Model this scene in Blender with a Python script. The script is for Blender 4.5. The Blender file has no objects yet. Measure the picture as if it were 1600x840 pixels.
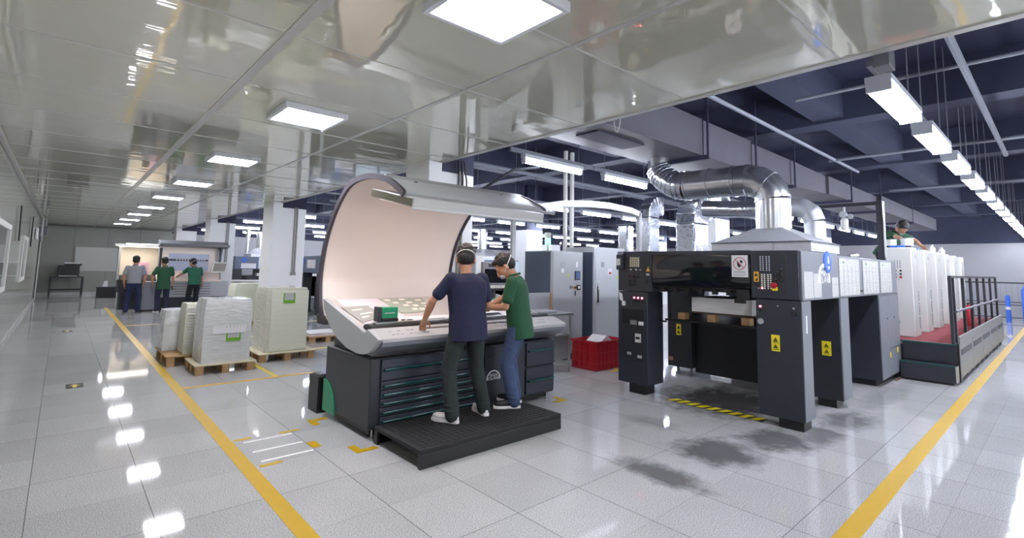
import bpy, bmesh, math, random
from mathutils import Vector, Matrix
random.seed(7)
SC = bpy.context.scene
COL = SC.collection
R = math.radians

# ------------------------------------------------------------------ camera, world, exposure
cam = bpy.data.cameras.new('camera')
cam_o = bpy.data.objects.new('camera', cam); COL.objects.link(cam_o)
YAW, PITCH, ROLL = 0.83928, 0.09956, -0.02026
fw = Vector((math.cos(PITCH)*math.cos(YAW), math.cos(PITCH)*math.sin(YAW), math.sin(PITCH)))
rt = Vector((math.sin(YAW), -math.cos(YAW), 0)); dn = fw.cross(rt)
r2 = math.cos(ROLL)*rt + math.sin(ROLL)*dn; d2 = -math.sin(ROLL)*rt + math.cos(ROLL)*dn
cam_o.matrix_world = Matrix.Translation((0, 0, 1.6)) @ Matrix((r2, -d2, -fw)).transposed().to_4x4()
cam.sensor_width = 36; cam.lens = 778/1600*36
cam.shift_y = -80/1600; cam.clip_start = 0.05; cam.clip_end = 200
SC.camera = cam_o
SC.view_settings.view_transform = 'Standard'; SC.view_settings.look = 'None'
SC.view_settings.gamma = 1; SC.view_settings.use_curve_mapping = False
SC.view_settings.exposure = 1.9
W = bpy.data.worlds.new('World'); SC.world = W; W.use_nodes = True
W.node_tree.nodes['Background'].inputs[0].default_value = (0.80, 0.84, 0.9, 1)
W.node_tree.nodes['Background'].inputs[1].default_value = 0.55
SC.cycles.max_bounces = 8; SC.cycles.diffuse_bounces = 4; SC.cycles.glossy_bounces = 4
SC.cycles.sample_clamp_indirect = 8
PANEL_E, TUBE_E, BOOTH_E = 14.0, 22.0, 1.45

# ------------------------------------------------------------------ materials
def lin(h):
    c = [int(h[i:i+2], 16)/255 for i in (0, 2, 4)]
    return tuple(x/12.92 if x <= .04045 else ((x+.055)/1.055)**2.4 for x in c) + (1,)
MATS = {}
def nodes_of(m): return m.node_tree.nodes, m.node_tree.links
def mat(name, col, rough=.5, metal=0, noise=0, nscale=30, bump=0, bscale=60, spec=.5, coat=0, alpha=1, trans=0, sub=0):
    if name in MATS: return MATS[name]
    m = bpy.data.materials.new(name); m.use_nodes = True; MATS[name] = m
    n, l = nodes_of(m); b = n['Principled BSDF']
    c = lin(col) if isinstance(col, str) else tuple(col) + (1,)
    b.inputs['Base Color'].default_value = c; b.inputs['Roughness'].default_value = rough
    b.inputs['Metallic'].default_value = metal; b.inputs['Specular IOR Level'].default_value = spec
    b.inputs['Coat Weight'].default_value = coat; b.inputs['Alpha'].default_value = alpha
    b.inputs['Transmission Weight'].default_value = trans
    if sub: b.inputs['Subsurface Weight'].default_value = sub; b.inputs['Subsurface Radius'].default_value = (.012, .005, .003)
    if noise or bump:
        tc = n.new('ShaderNodeTexCoord')
    if noise:
        t = n.new('ShaderNodeTexNoise'); t.inputs['Scale'].default_value = nscale; t.inputs['Detail'].default_value = 4
        l.new(tc.outputs['Object'], t.inputs['Vector'])
        mx = n.new('ShaderNodeMix'); mx.data_type = 'RGBA'
        mx.inputs[6].default_value = tuple(max(0, x*(1-noise)) for x in c[:3]) + (1,)
        mx.inputs[7].default_value = tuple(min(1, x*(1+noise)) for x in c[:3]) + (1,)
        l.new(t.outputs['Fac'], mx.inputs[0]); l.new(mx.outputs[2], b.inputs['Base Color'])
    if bump:
        t2 = n.new('ShaderNodeTexNoise'); t2.inputs['Scale'].default_value = bscale; t2.inputs['Detail'].default_value = 3
        l.new(tc.outputs['Object'], t2.inputs['Vector'])
        bp = n.new('ShaderNodeBump'); bp.inputs['Strength'].default_value = bump; bp.inputs['Distance'].default_value = .02
        l.new(t2.outputs['Fac'], bp.inputs['Height']); l.new(bp.outputs['Normal'], b.inputs['Normal'])
    return m
def emit(name, col, s):
    if name in MATS: return MATS[name]
    m = bpy.data.materials.new(name); m.use_nodes = True; MATS[name] = m
    n, l = nodes_of(m); b = n['Principled BSDF']
    b.inputs['Base Color'].default_value = (.8, .8, .8, 1)
    b.inputs['Emission Color'].default_value = lin(col); b.inputs['Emission Strength'].default_value = s
    return m

def floor_material():
    m = bpy.data.materials.new('granite_floor'); m.use_nodes = True
    n, l = nodes_of(m); b = n['Principled BSDF']
    def mth(op, a, c=None, d=None):
        x = n.new('ShaderNodeMath'); x.operation = op
        for i, v in enumerate((a, c, d)):
            if v is None: continue
            if isinstance(v, (int, float)): x.inputs[i].default_value = v
            else: l.new(v, x.inputs[i])
        return x.outputs[0]
    def mixc(f, a, c):
        x = n.new('ShaderNodeMix'); x.data_type = 'RGBA'
        if isinstance(f, (int, float)): x.inputs[0].default_value = f
        else: l.new(f, x.inputs[0])
        for i, v in ((6, a), (7, c)):
            if isinstance(v, tuple): x.inputs[i].default_value = v
            else: l.new(v, x.inputs[i])
        return x.outputs[2]
    tc = n.new('ShaderNodeTexCoord'); P = tc.outputs['Object']
    sp = n.new('ShaderNodeSeparateXYZ'); l.new(P, sp.inputs[0]); X, Y = sp.outputs[0], sp.outputs[1]
    ns = n.new('ShaderNodeTexNoise'); ns.inputs['Scale'].default_value = 150; ns.inputs['Detail'].default_value = 3; l.new(P, ns.inputs[0])
    cr = n.new('ShaderNodeValToRGB'); l.new(ns.outputs['Fac'], cr.inputs[0])
    cr.color_ramp.elements[0].position = .36; cr.color_ramp.elements[0].color = (.23, .23, .235, 1)
    cr.color_ramp.elements[1].position = .60; cr.color_ramp.elements[1].color = (.56, .56, .56, 1)
    big = n.new('ShaderNodeTexNoise'); big.inputs['Scale'].default_value = 1.3; big.inputs['Detail'].default_value = 4; l.new(P, big.inputs[0])
    # per-tile tone
    def cell(v, off, pitch): return mth('FLOOR', mth('DIVIDE', mth('ADD', v, off), pitch))
    cb = n.new('ShaderNodeCombineXYZ'); l.new(cell(X, .04, .6), cb.inputs[0]); l.new(cell(Y, -.01, .625), cb.inputs[1])
    wn = n.new('ShaderNodeTexWhiteNoise'); wn.noise_dimensions = '2D'; l.new(cb.outputs[0], wn.inputs['Vector'])
    tone = mth('ADD', mth('MULTIPLY', wn.outputs['Value'], .12), mth('MULTIPLY_ADD', big.outputs['Fac'], .25, .82))
    gray = n.new('ShaderNodeVectorMath'); gray.operation = 'SCALE'; l.new(cr.outputs[0], gray.inputs[0]); l.new(tone, gray.inputs['Scale'])
    col = gray.outputs[0]
    # joints
    def joint(v, off, pitch, w):
        fr = mth('FRACT', mth('DIVIDE', mth('ADD', v, off), pitch))
        d = mth('ABSOLUTE', mth('SUBTRACT', fr, .5))
        return mth('GREATER_THAN', d, .5 - w/2/pitch)
    col = mixc(mth('MULTIPLY', joint(X, .04, .6, .006), .65), col, (.05, .05, .05, 1))
    col = mixc(mth('MULTIPLY', joint(Y, -.01, 1.25, .006), .6), col, (.07, .07, .07, 1))
    col = mixc(mth('MULTIPLY', joint(Y, -.635, 1.25, .004), .35), col, (.1, .1, .1, 1))
    # oil stains soaked into the stone: blobs with noisy edges
    wob = n.new('ShaderNodeTexNoise'); wob.inputs['Scale'].default_value = 5; wob.inputs['Detail'].default_value = 8; wob.inputs['Roughness'].default_value = .65; l.new(P, wob.inputs[0])
    tot = None
    for cx, cy, rx, ry, k in ((3.66, 2.27, .20, .46, .8), (4.50, 2.20, .40, .40, .85), (5.25, 1.98, .42, .36, .85), (6.3, 2.95, .85, .8, .9), (6.55, 1.72, .55, .24, .7), (4.8, 3.05, .2, .3, .35), (5.75, 1.75, .5, .2, .7), (8.3, 1.72, 1.2, .2, .35)):
        dx = mth('DIVIDE', mth('SUBTRACT', X, cx), rx); dy = mth('DIVIDE', mth('SUBTRACT', Y, cy), ry)
        q = mth('SQRT', mth('ADD', mth('MULTIPLY', dx, dx), mth('MULTIPLY', dy, dy)))
        q = mth('ADD', q, mth('MULTIPLY', mth('SUBTRACT', wob.outputs['Fac'], .5), 1.6))
        s = mth('MULTIPLY', mth('SMOOTH_MIN', 1.0, mth('MAXIMUM', 0.0, mth('MULTIPLY', mth('SUBTRACT', 1.12, q), 1.6)), .1), k)
        tot = s if tot is None else mth('MAXIMUM', tot, s)
    col = mixc(tot, col, (.075, .076, .08, 1))
    l.new(col, b.inputs['Base Color'])
    l.new(mth('MULTIPLY_ADD', big.outputs['Fac'], .015, .04), b.inputs['Roughness'])
    b.inputs['Specular IOR Level'].default_value = .33
    return m
def sheet_ceiling_material(name, col, rough, ior, sx, sy, sz, strength, metal=0):
    m = bpy.data.materials.new(name); m.use_nodes = True
    n, l = nodes_of(m); b = n['Principled BSDF']
    b.inputs['Base Color'].default_value = lin(col); b.inputs['Roughness'].default_value = rough; b.inputs['IOR'].default_value = ior; b.inputs['Metallic'].default_value = metal
    tc = n.new('ShaderNodeTexCoord'); mp = n.new('ShaderNodeMapping'); mp.inputs['Scale'].default_value = (sx, sy, sz)
    l.new(tc.outputs['Object'], mp.inputs[0])
    t = n.new('ShaderNodeTexNoise'); t.inputs['Scale'].default_value = 1; t.inputs['Detail'].default_value = 3; l.new(mp.outputs[0], t.inputs[0])
    bp = n.new('ShaderNodeBump'); bp.inputs['Strength'].default_value = strength; bp.inputs['Distance'].default_value = .03
    l.new(t.outputs['Fac'], bp.inputs['Height']); l.new(bp.outputs[0], b.inputs['Normal'])
    return m
def print_material(name, base, ink, sx, sy, fac=.35):
    """printed sheet: rows of small grey print in cells, in object space"""
    m = bpy.data.materials.new(name); m.use_nodes = True
    n, l = nodes_of(m); b = n['Principled BSDF']; b.inputs['Roughness'].default_value = .5
    tc = n.new('ShaderNodeTexCoord'); mp = n.new('ShaderNodeMapping'); mp.inputs['Scale'].default_value = (sx, sx, sy); l.new(tc.outputs['Object'], mp.inputs[0])
    t = n.new('ShaderNodeTexNoise'); t.inputs['Scale'].default_value = 1; t.inputs['Detail'].default_value = 2; l.new(mp.outputs[0], t.inputs[0])
    cr = n.new('ShaderNodeValToRGB'); cr.color_ramp.elements[0].position = .52; cr.color_ramp.elements[1].position = .60
    cr.color_ramp.elements[0].color = lin(base); a = lin(ink); w = lin(base)
    cr.color_ramp.elements[1].color = tuple(w[i]*(1-fac)+a[i]*fac for i in range(3)) + (1,)
    l.new(t.outputs['Fac'], cr.inputs[0]); l.new(cr.outputs[0], b.inputs['Base Color'])
    return m
def wrap_material(name, col, edge):
    """stretch film over a block: pale tint, glossy, wrinkled"""
    m = bpy.data.materials.new(name); m.use_nodes = True; MATS[name] = m
    n, l = nodes_of(m); b = n['Principled BSDF']; b.inputs['Roughness'].default_value = .22; b.inputs['Coat Weight'].default_value = .5
    tc = n.new('ShaderNodeTexCoord')
    mp = n.new('ShaderNodeMapping'); mp.inputs['Scale'].default_value = (5, 5, 22); mp.inputs['Rotation'].default_value = (.15, .2, 0); l.new(tc.outputs['Object'], mp.inputs[0])
    t = n.new('ShaderNodeTexNoise'); t.inputs['Scale'].default_value = 1; t.inputs['Detail'].default_value = 5; t.inputs['Distortion'].default_value = 1.2; l.new(mp.outputs[0], t.inputs[0])
    mx = n.new('ShaderNodeMix'); mx.data_type = 'RGBA'; mx.inputs[6].default_value = lin(col); mx.inputs[7].default_value = lin(edge)
    l.new(t.outputs['Fac'], mx.inputs[0]); l.new(mx.outputs[2], b.inputs['Base Color'])
    bp = n.new('ShaderNodeBump'); bp.inputs['Strength'].default_value = .5; bp.inputs['Distance'].default_value = .03
    l.new(t.outputs['Fac'], bp.inputs['Height']); l.new(bp.outputs[0], b.inputs['Normal'])
    return m

M_FLOOR = floor_material()
M_CEIL = sheet_ceiling_material('glossy_ceiling_sheet', 'd6d5c6', .03, 2.0, .9, 3.4, 1, .15, .30)
M_WALL = sheet_ceiling_material('glossy_wall_sheet', 'b5b5ae', .12, 1.6, 1, .6, .8, .06)
M_WALLB = mat('back_wall_paint', '9fa199', .35, noise=.04, nscale=2)
M_TRIM = mat('aluminium_trim', 'c3c3c0', .3, .3)
M_TRIMD = mat('grey_joint', '83827c', .4)
M_WHITEW = mat('white_wall', '939397', .6, noise=.03, nscale=2)
M_COLW = mat('white_column_paint', 'e4e5e6', .45, noise=.03, nscale=3)
M_COLG = mat('shaded_column_white', 'a9a9a6', .45)  # shade on the white columns put into a grey; not assigned
M_SLAB = mat('navy_soffit_paint', '2a2e46', .7, noise=.25, nscale=3)
M_BEAM = mat('navy_beam_paint', '373b52', .65, noise=.2, nscale=3)
M_DUCT = mat('grey_duct_paint', '55555f', .55, noise=.1, nscale=4)
M_PIPE = mat('grey_pipe_paint', '80838f', .5)
M_CHAR = mat('charcoal_paint', '282a31', .42, noise=.08, nscale=6)
M_CHAR2 = mat('blue_charcoal_paint', '2a2e38', .38, noise=.06, nscale=6)
M_GREYM = mat('mid_grey_paint', '6f727a', .38, noise=.04, nscale=5)
M_LGREY = mat('light_grey_paint', 'a6a8aa', .4, noise=.03, nscale=5)
M_CREAM = mat('off_white_paint', 'cdcdc8', .4, noise=.03, nscale=5)
M_BLACK = mat('black_plastic', '141416', .4)
M_BLACKR = mat('black_rubber', '1b1b1d', .75, noise=.3, nscale=40, bump=.4, bscale=90)
M_SMOKE = mat('smoked_acrylic', '15171d', .08, spec=.6, coat=.4)
M_TEAL = mat('teal_handle', '174845', .3, noise=.1)
M_GREEN = mat('green_plastic', '1f8a63', .4, noise=.06)
M_STEEL = mat('brushed_steel', 'b9babb', .28, .9, noise=.08, nscale=20)
M_FOIL = mat('foil_wrap', 'bfc3cc', .18, .95, bump=.45, bscale=9)
M_GALV = mat('galvanised_sheet', 'c5c8cc', .22, .9, noise=.1, nscale=14, bump=.05, bscale=12)
M_GALVM = mat('dull_galvanised_sheet', 'bfc1c6', .4, .55, noise=.1, nscale=14)
M_YEL = mat('yellow_floor_tape', 'c39c06', .3, noise=.08, nscale=8)
M_YELP = mat('pale_yellow_tape', 'd8c04a', .3, noise=.15, nscale=8)
M_WHT = mat('white_tape', 'ececec', .3)
M_ORA = mat('orange_tape', 'd9a53a', .3, noise=.2, nscale=6)
M_WOOD = mat('pallet_wood', 'b08d63', .7, noise=.25, nscale=18)
M_CARD = mat('pallet_top_board', 'c9c0a4', .7, noise=.1, nscale=8)
M_PAPER = mat('white_paper', 'dedddf', .6)
M_INK = mat('grey_print', '8c8c8e', .6)
M_INKD = mat('black_print', '1c1c1e', .6)
M_RED = mat('red_plastic', 'ac1626', .38, noise=.08, nscale=10)
M_CARPET = mat('red_carpet', '75232b', .9, noise=.25, nscale=60, bump=.3, bscale=120)
M_SIGNY = mat('yellow_sticker', 'e9d52a', .4)
M_SIGNO = mat('amber_sticker', 'e0a92c', .4)
M_BLUE = mat('blue_plastic', '2f5fc0', .35)
M_PINKIN = mat('booth_interior', 'e2d5cc', .55)
M_PLUM = mat('plum_rubber_edge', '3c3640', .5)
M_LED = mat('white_button', 'e8e6da', .4)
M_LEDR = emit('red_indicator', 'ff5a70', 1.5)
M_SKIN = mat('skin', 'aa7b60', .5, noise=.08, nscale=14, sub=.08)
M_HAIR = mat('black_hair', '0b0a0c', .55, bump=.5, bscale=70)
M_NAVY = mat('navy_cotton', '191c38', .9, noise=.15, nscale=9, bump=.6, bscale=9)
M_GRN = mat('bottle_green_pique', '1d4a31', .85, noise=.18, nscale=9, bump=.6, bscale=9)
M_GRN2 = mat('mid_green_pique', '24604a', .85, noise=.18, nscale=9, bump=.6, bscale=9)
M_GRYS = mat('grey_marl_cotton', '85888d', .9, noise=.12, nscale=9, bump=.6, bscale=9)
M_SLACK = mat('dark_olive_trousers', '222a2b', .9, noise=.2, nscale=9, bump=.9, bscale=10)
M_JEAN = mat('washed_denim', '3a4968', .9, noise=.3, nscale=8, bump=.9, bscale=11)
M_JEANN = mat('navy_denim', '1e2648', .9, noise=.2, nscale=8, bump=.8, bscale=11)
M_BLKT = mat('black_trousers', '191a20', .9, noise=.2, nscale=8, bump=.8, bscale=11)
M_SHOEW = mat('white_trainer', 'dcd8d8', .5, noise=.1, nscale=30)
M_SHOEB = mat('black_trainer', '17171a', .6)
M_MASK = mat('pale_mask_cloth', 'b4b2b4', .8)
M_PANEL = emit('led_panel_diffuser', 'f6f6ff', PANEL_E)
M_TUBE = emit('fluorescent_tube_glass', 'eef2ff', TUBE_E)
M_BOOTH = emit('viewing_lamp_glass', 'ffe8da', BOOTH_E)
M_OLIVE = mat('olive_diffuser', '4c462e', .4)
M_ROOMGLASS = mat('window_glass', '8f9490', .05, spec=.8)

# ------------------------------------------------------------------ mesh helpers
class MB:
    def __init__(s): s.bm = bmesh.new(); s.mi = 0
    def _tag(s, fs):
        for f in fs: f.material_index = s.mi
    def face(s, pts):
        f = s.bm.faces.new([s.bm.verts.new(p) for p in pts]); s._tag([f]); return s
    def hexa(s, p):
        v = [s.bm.verts.new(q) for q in p]
        fs = [s.bm.faces.new([v[i] for i in q]) for q in ((0,3,2,1),(4,5,6,7),(0,1,5,4),(1,2,6,5),(2,3,7,6),(3,0,4,7))]
        s._tag(fs); return s
    def box(s, x0, x1, y0, y1, z0, z1):
        return s.hexa([(x0,y0,z0),(x1,y0,z0),(x1,y1,z0),(x0,y1,z0),(x0,y0,z1),(x1,y0,z1),(x1,y1,z1),(x0,y1,z1)])
    def prism(s, poly, axis, a0, a1):
        mk = {'x': lambda p, a: (a, p[0], p[1]), 'y': lambda p, a: (p[0], a, p[1]), 'z': lambda p, a: (p[0], p[1], a)}[axis]
        A = [s.bm.verts.new(mk(p, a0)) for p in poly]; B = [s.bm.verts.new(mk(p, a1)) for p in poly]
        n = len(poly); fs = [s.bm.faces.new(A), s.bm.faces.new(B[::-1])]
        for i in range(n): fs.append(s.bm.faces.new((A[i], B[i], B[(i+1) % n], A[(i+1) % n])))
        s._tag(fs); return s
    def tube(s, path, r, n=10, caps=True):
        P = [Vector(p) for p in path]; rs = r if isinstance(r, (list, tuple)) else [r]*len(P)
        prev = None; rings = []
        for i, p in enumerate(P):
            t = (P[min(i+1, len(P)-1)] - P[max(i-1, 0)]).normalized()
            if prev is None:
                a = t.orthogonal().normalized()
            else:
                a = (prev - t*prev.dot(t)).normalized()
            prev = a; b = t.cross(a)
            rings.append([s.bm.verts.new(p + (a*math.cos(k*2*math.pi/n) + b*math.sin(k*2*math.pi/n))*rs[i]) for k in range(n)])
        fs = []
        for A, B in zip(rings, rings[1:]):
            for k in range(n): fs.append(s.bm.faces.new((A[k], A[(k+1) % n], B[(k+1) % n], B[k])))
        if caps: fs += [s.bm.faces.new(rings[0][::-1]), s.bm.faces.new(rings[-1])]
        s._tag(fs); return s
    def ell(s, c, r, rot=None, seg=16):
        m = Matrix.Translation(c) @ (rot.to_4x4() if rot else Matrix()) @ Matrix.Diagonal((*r, 1))
        g = bmesh.ops.create_uvsphere(s.bm, u_segments=seg, v_segments=max(6, seg*2//3), radius=1, matrix=m)
        s._tag({f for v in g['verts'] for f in v.link_faces}); return s
    def cap(s, a, b, ra, rb=None, seg=12):
        rb = ra if rb is None else rb; a = Vector(a); b = Vector(b)
        s.ell(a, (ra,)*3, seg=seg); s.ell(b, (rb,)*3, seg=seg); s.tube([a, b], [ra, rb], seg); return s
    def lathe(s, c, prof, n=20, axis='z'):
        rings = []
        for r, h in prof:
            rg = []
            for k in range(n):
                x, y = r*math.cos(2*math.pi*k/n), r*math.sin(2*math.pi*k/n)
                p = {'z': (x, y, h), 'y': (x, h, y), 'x': (h, x, y)}[axis]
                rg.append(s.bm.verts.new(Vector(c) + Vector(p)))
            rings.append(rg)
        fs = [s.bm.faces.new(rings[0]), s.bm.faces.new(rings[-1][::-1])]
        for A, B in zip(rings, rings[1:]):
            for k in range(n): fs.append(s.bm.faces.new((A[k], B[k], B[(k+1) % n], A[(k+1) % n])))
        s._tag(fs); return s
    def build(s, name, m, parent=None, bevel=0, smooth=True, seg=2, orient=True):
        if orient: bmesh.ops.recalc_face_normals(s.bm, faces=s.bm.faces[:])
        if parent is not None and not parent.get('_local'):
            bmesh.ops.translate(s.bm, verts=s.bm.verts[:], vec=-origin_of(parent))
        me = bpy.data.meshes.new(name); s.bm.to_mesh(me); s.bm.free()
        for q in (m if isinstance(m, (list, tuple)) else [m]): me.materials.append(q)
        if smooth:
            me.shade_smooth(); me.set_sharp_from_angle(angle=R(35))
        o = bpy.data.objects.new(name, me); COL.objects.link(o)
        if parent is not None: o.parent = parent
        if bevel:
            bv = o.modifiers.new('bevel', 'BEVEL'); bv.width = bevel; bv.segments = seg; bv.limit_method = 'ANGLE'; bv.angle_limit = R(40)
            bv.harden_normals = False
        return o
def origin_of(o):
    v = Vector((0, 0, 0))
    while o is not None:
        v += o.location; o = o.parent
    return v
def tag(o, label, cat, group=None, kind=None):
    o['label'] = label; o['category'] = cat
    if group: o['group'] = group
    if kind: o['kind'] = kind
    return o
def thing(name, label, cat, loc=(0, 0, 0), group=None):
    o = bpy.data.objects.new(name, None); COL.objects.link(o); o.location = loc; o.empty_display_size = .1
    return tag(o, label, cat, group)
def struct(o): o['kind'] = 'structure'; return o
def copy_tree(o, loc=None, label=None, parent=None):
    c = o.copy(); COL.objects.link(c)
    if parent is not None: c.parent = parent
    if loc is not None: c.location = loc
    if label: c['label'] = label
    for ch in list(o.children): copy_tree(ch, None, None, c)
    return c
def text_bm(body, size, mtx, extrude=.001):
    cu = bpy.data.curves.new('lettering', 'FONT'); cu.body = body; cu.size = size; cu.align_x = 'CENTER'; cu.align_y = 'CENTER'; cu.extrude = extrude
    o = bpy.data.objects.new('lettering', cu); COL.objects.link(o)
    dg = bpy.context.evaluated_depsgraph_get(); me = bpy.data.meshes.new_from_object(o.evaluated_get(dg))
    me.transform(mtx); bpy.data.objects.remove(o); bpy.data.curves.remove(cu); return me
def face_matrix(origin, right, up):
    r = Vector(right).normalized(); u = Vector(up).normalized(); n = r.cross(u)
    return Matrix.Translation(origin) @ Matrix((r, u, n)).transposed().to_4x4()
FX = ((0, -1, 0), (0, 0, 1))     # lettering on a face looking toward -x
FY = ((1, 0, 0), (0, 0, 1))      # lettering on a face looking toward -y
# ------------------------------------------------------------------ the setting
XL, XC, XR, YB, YF, ZC, ZS = -0.69, 3.98, 28.0, 30.0, -6.0, 3.1, 4.6
struct(MB().box(-2.5, XR+.2, YF, YB+.2, -.2, 0).build('floor', M_FLOOR, smooth=False))
struct(MB().box(-2.5, XC, YF, YB, ZC, ZC+.06).build('ceiling', M_CEIL, smooth=False))
struct(MB().box(XC+.02, XR, YF, YB, ZS, ZS+.2).build('ceiling_soffit', M_SLAB, smooth=False))
struct(MB().box(XL-.12, XL, YF, 25.9, 0, ZC).build('wall_left', M_WALL, smooth=False))
struct(MB().box(XL-1.9, XL-.12, 25.7, 25.9, 0, ZC).box(-2.6, -2.5, 25.9, YB, 0, ZC).build('wall_left_return', M_WALLB, smooth=False))
w = MB(); w.box(-2.6, XC+.6, YB, YB+.15, 0, ZC); struct(w.build('wall_back', M_WALLB, smooth=False))
struct(MB().box(XC+.6, XR, YB, YB+.15, 0, 2.95).build('wall_back_hall', M_WHITEW, smooth=False))
struct(MB().box(XC+.02, XR, YB-.02, YB+.15, 2.95, ZS).build('wall_back_upper', M_SLAB, smooth=False))
struct(MB().box(XR, XR+.15, YF, YB, 0, 2.97).build('wall_right', M_WHITEW, smooth=False))
struct(MB().box(XR-.05, XR+.15, YF, YB, 2.97, ZS).build('wall_right_upper', M_SLAB, smooth=False))
struct(MB().box(XC-.05, XC+.02, YF, YB, ZC+.03, ZS).build('wall_light_block', M_BEAM, smooth=False))  # added above the panel ceiling to keep world light out of the hall
# seams of the sheet ceiling
struct(MB().box(.965, 1.035, YF, YB, ZC-.008, ZC+.01).build('trim_1', M_TRIM))
struct(MB().box(2.43, 2.47, YF, YB, ZC-.006, ZC+.01).build('trim_2', M_TRIM))
t = MB()
for k in range(-4, 26): t.box(XL, XC, .98+1.18*k-.006, .98+1.18*k+.006, ZC-.005, ZC+.01)
struct(t.build('trim_3', M_TRIM))
struct(MB().box(XC-.05, XC+.02, YF, YB, ZC-.012, ZC+.03).build('trim_4', M_TRIM))
struct(MB().box(XL, XL+.05, YF, 25.9, ZC-.07, ZC).build('trim_5', M_TRIM, bevel=.01))
struct(MB().box(-2.5, XC+.6, YB-.03, YB, ZC-.05, ZC).build('trim_6', M_TRIMD))
struct(MB().box(XL, XL+.03, YF, 25.9, 0, .10).build('baseboard_left', M_TRIM))
struct(MB().box(-2.5, XC, YB-.02, YB, 0, .10).build('baseboard_back', M_TRIM))
for i, x in enumerate((.35, 1.55, 2.75)):
    struct(MB().box(x-.01, x+.01, YB-.012, YB, .1, ZC-.05).build('trim_%d' % (7+i), M_TRIMD))
# windows of the left wall: frame, sill line, pane
def window(i, y0, y1, z0, z1):
    f = MB(); w_ = .09
    f.box(XL, XL+.035, y0, y1, z0, z0+w_).box(XL, XL+.035, y0, y1, z1-w_, z1).box(XL, XL+.035, y0, y0+w_, z0+w_, z1-w_).box(XL, XL+.035, y1-w_, y1, z0+w_, z1-w_)
    o = struct(f.build('window_%d' % i, mat('white_window_frame', 'cfcfcb', .35), bevel=.006))
    g = MB().box(XL+.004, XL+.012, y0+w_, y1-w_, z0+w_, z1-w_).build('pane', M_ROOMGLASS, o)
window(1, 7.6, 11.7, 1.05, 2.13); window(2, 15.7, 17.4, 1.05, 2.10)
# black-edged door leaf closing the corridor end of the left wall
d = struct(MB().box(XL-.1, XL+.03, 25.9, 26.02, 0, 2.7).build('door_1', M_BLACK))
MB().box(XL+.03, XL+.06, 25.93, 25.99, 0.05, 2.65).build('door_edge', M_TRIM, d)

# columns: white paint to just below the ceiling, dark above
def column(i, x0, y0, w=.80, d=.82, front=True):
    c = struct(MB().box(x0, x0+w, y0, y0+d, 0, 2.97).build('column_%d' % i, M_COLW, bevel=.012))
    MB().box(max(x0+.003, 4.0 if x0 < 4 else 0), x0+w-.003, y0+.003, y0+d-.003, 2.97, ZS).build('upper_shaft', M_SLAB, c)
    if x0 < 4: MB().box(x0, XC, y0, y0+d, 2.96, ZC).build('shaft_top', M_COLW, c)
    return c
n = 1
for (x, y) in ((3.76, 5.97), (3.76, 12.97), (3.76, 19.97), (3.76, 26.97), (12.38, 5.97), (12.38, 12.97), (12.38, 19.97), (12.38, 26.97), (21.0, 5.97), (21.0, 12.97), (21.0, 19.97)):
    column(n, x, y, .80, .82 if y > 6 else .64); n += 1
# trunking on the near-row columns
for (y, nm) in ((5.97, 'a'), (12.97, 'b'), (19.97, 'c')):
    o = MB(); o.box(4.27, 4.30, y-.03, y, 1.35, 3.0).box(4.33, 4.355, y-.03, y, 1.35, 3.0).box(4.25, 4.375, y-.035, y, 1.30, 1.37)
    k = o.build('cable_trunking', M_TRIMD)
    tag(k, {'a': 'pair of grey cable runs down the column behind the curved booth', 'b': 'pair of grey cable runs down the column behind the wrapped pallets', 'c': 'pair of grey cable runs down the column behind the far console'}[nm], 'cable trunking', 'cable runs on the columns')

# soffit beams (part of the building), painted navy
b = 1
for x in (4.7, 8.9, 13.2, 17.5, 21.8, 26.1):
    struct(MB().box(x, x+.4, YF, YB, 4.0, ZS).build('beam_%d' % b, M_BEAM)); b += 1
for y in (2.2, 6.1, 9.4, 13.15, 16.8, 20.15, 24.0, 27.2, -2.0):
    struct(MB().box(XC, XR, y, y+.42, 4.05, ZS).build('beam_%d' % b, M_BEAM)); b += 1

# ------------------------------------------------------------------ lamps
def led_panel(first, loc, label):
    if first is not None: return copy_tree(first, loc, label)
    t = thing('ceiling_light', label, 'ceiling light', (0, 0, 0), 'square ceiling lights over the aisle')
    f = MB(); w_ = .035
    f.box(-.30, .30, -.30, -.30+w_, -.06, 0).box(-.30, .30, .30-w_, .30, -.06, 0).box(-.30, -.30+w_, -.30+w_, .30-w_, -.06, 0).box(.30-w_, .30, -.30+w_, .30-w_, -.06, 0)
    f.build('frame', mat('white_lamp_frame', 'd6d8df', .35), t, bevel=.004)
    MB().box(-.265, .265, -.265, .265, -.055, -.01).build('diffuser', M_PANEL, t)
    t.location = loc; return t
ords = ['first', 'second', 'third', 'fourth', 'fifth', 'sixth', 'seventh', 'eighth', 'ninth']
proto = None
for k in range(9):
    lb = 'square white light panel, %s from the camera in the row over the aisle' % ords[k]
    o = led_panel(proto, (1.72, 2.09+2.95*k, ZC), lb)
    proto = proto or o
for y in (-.86, -3.81):  # added unseen panels that brighten the foreground
    copy_tree(proto, (1.72, y, ZC), 'added square white light panel, unseen behind the camera, lighting the foreground')['group'] = 'added square lights out of view'

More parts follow.
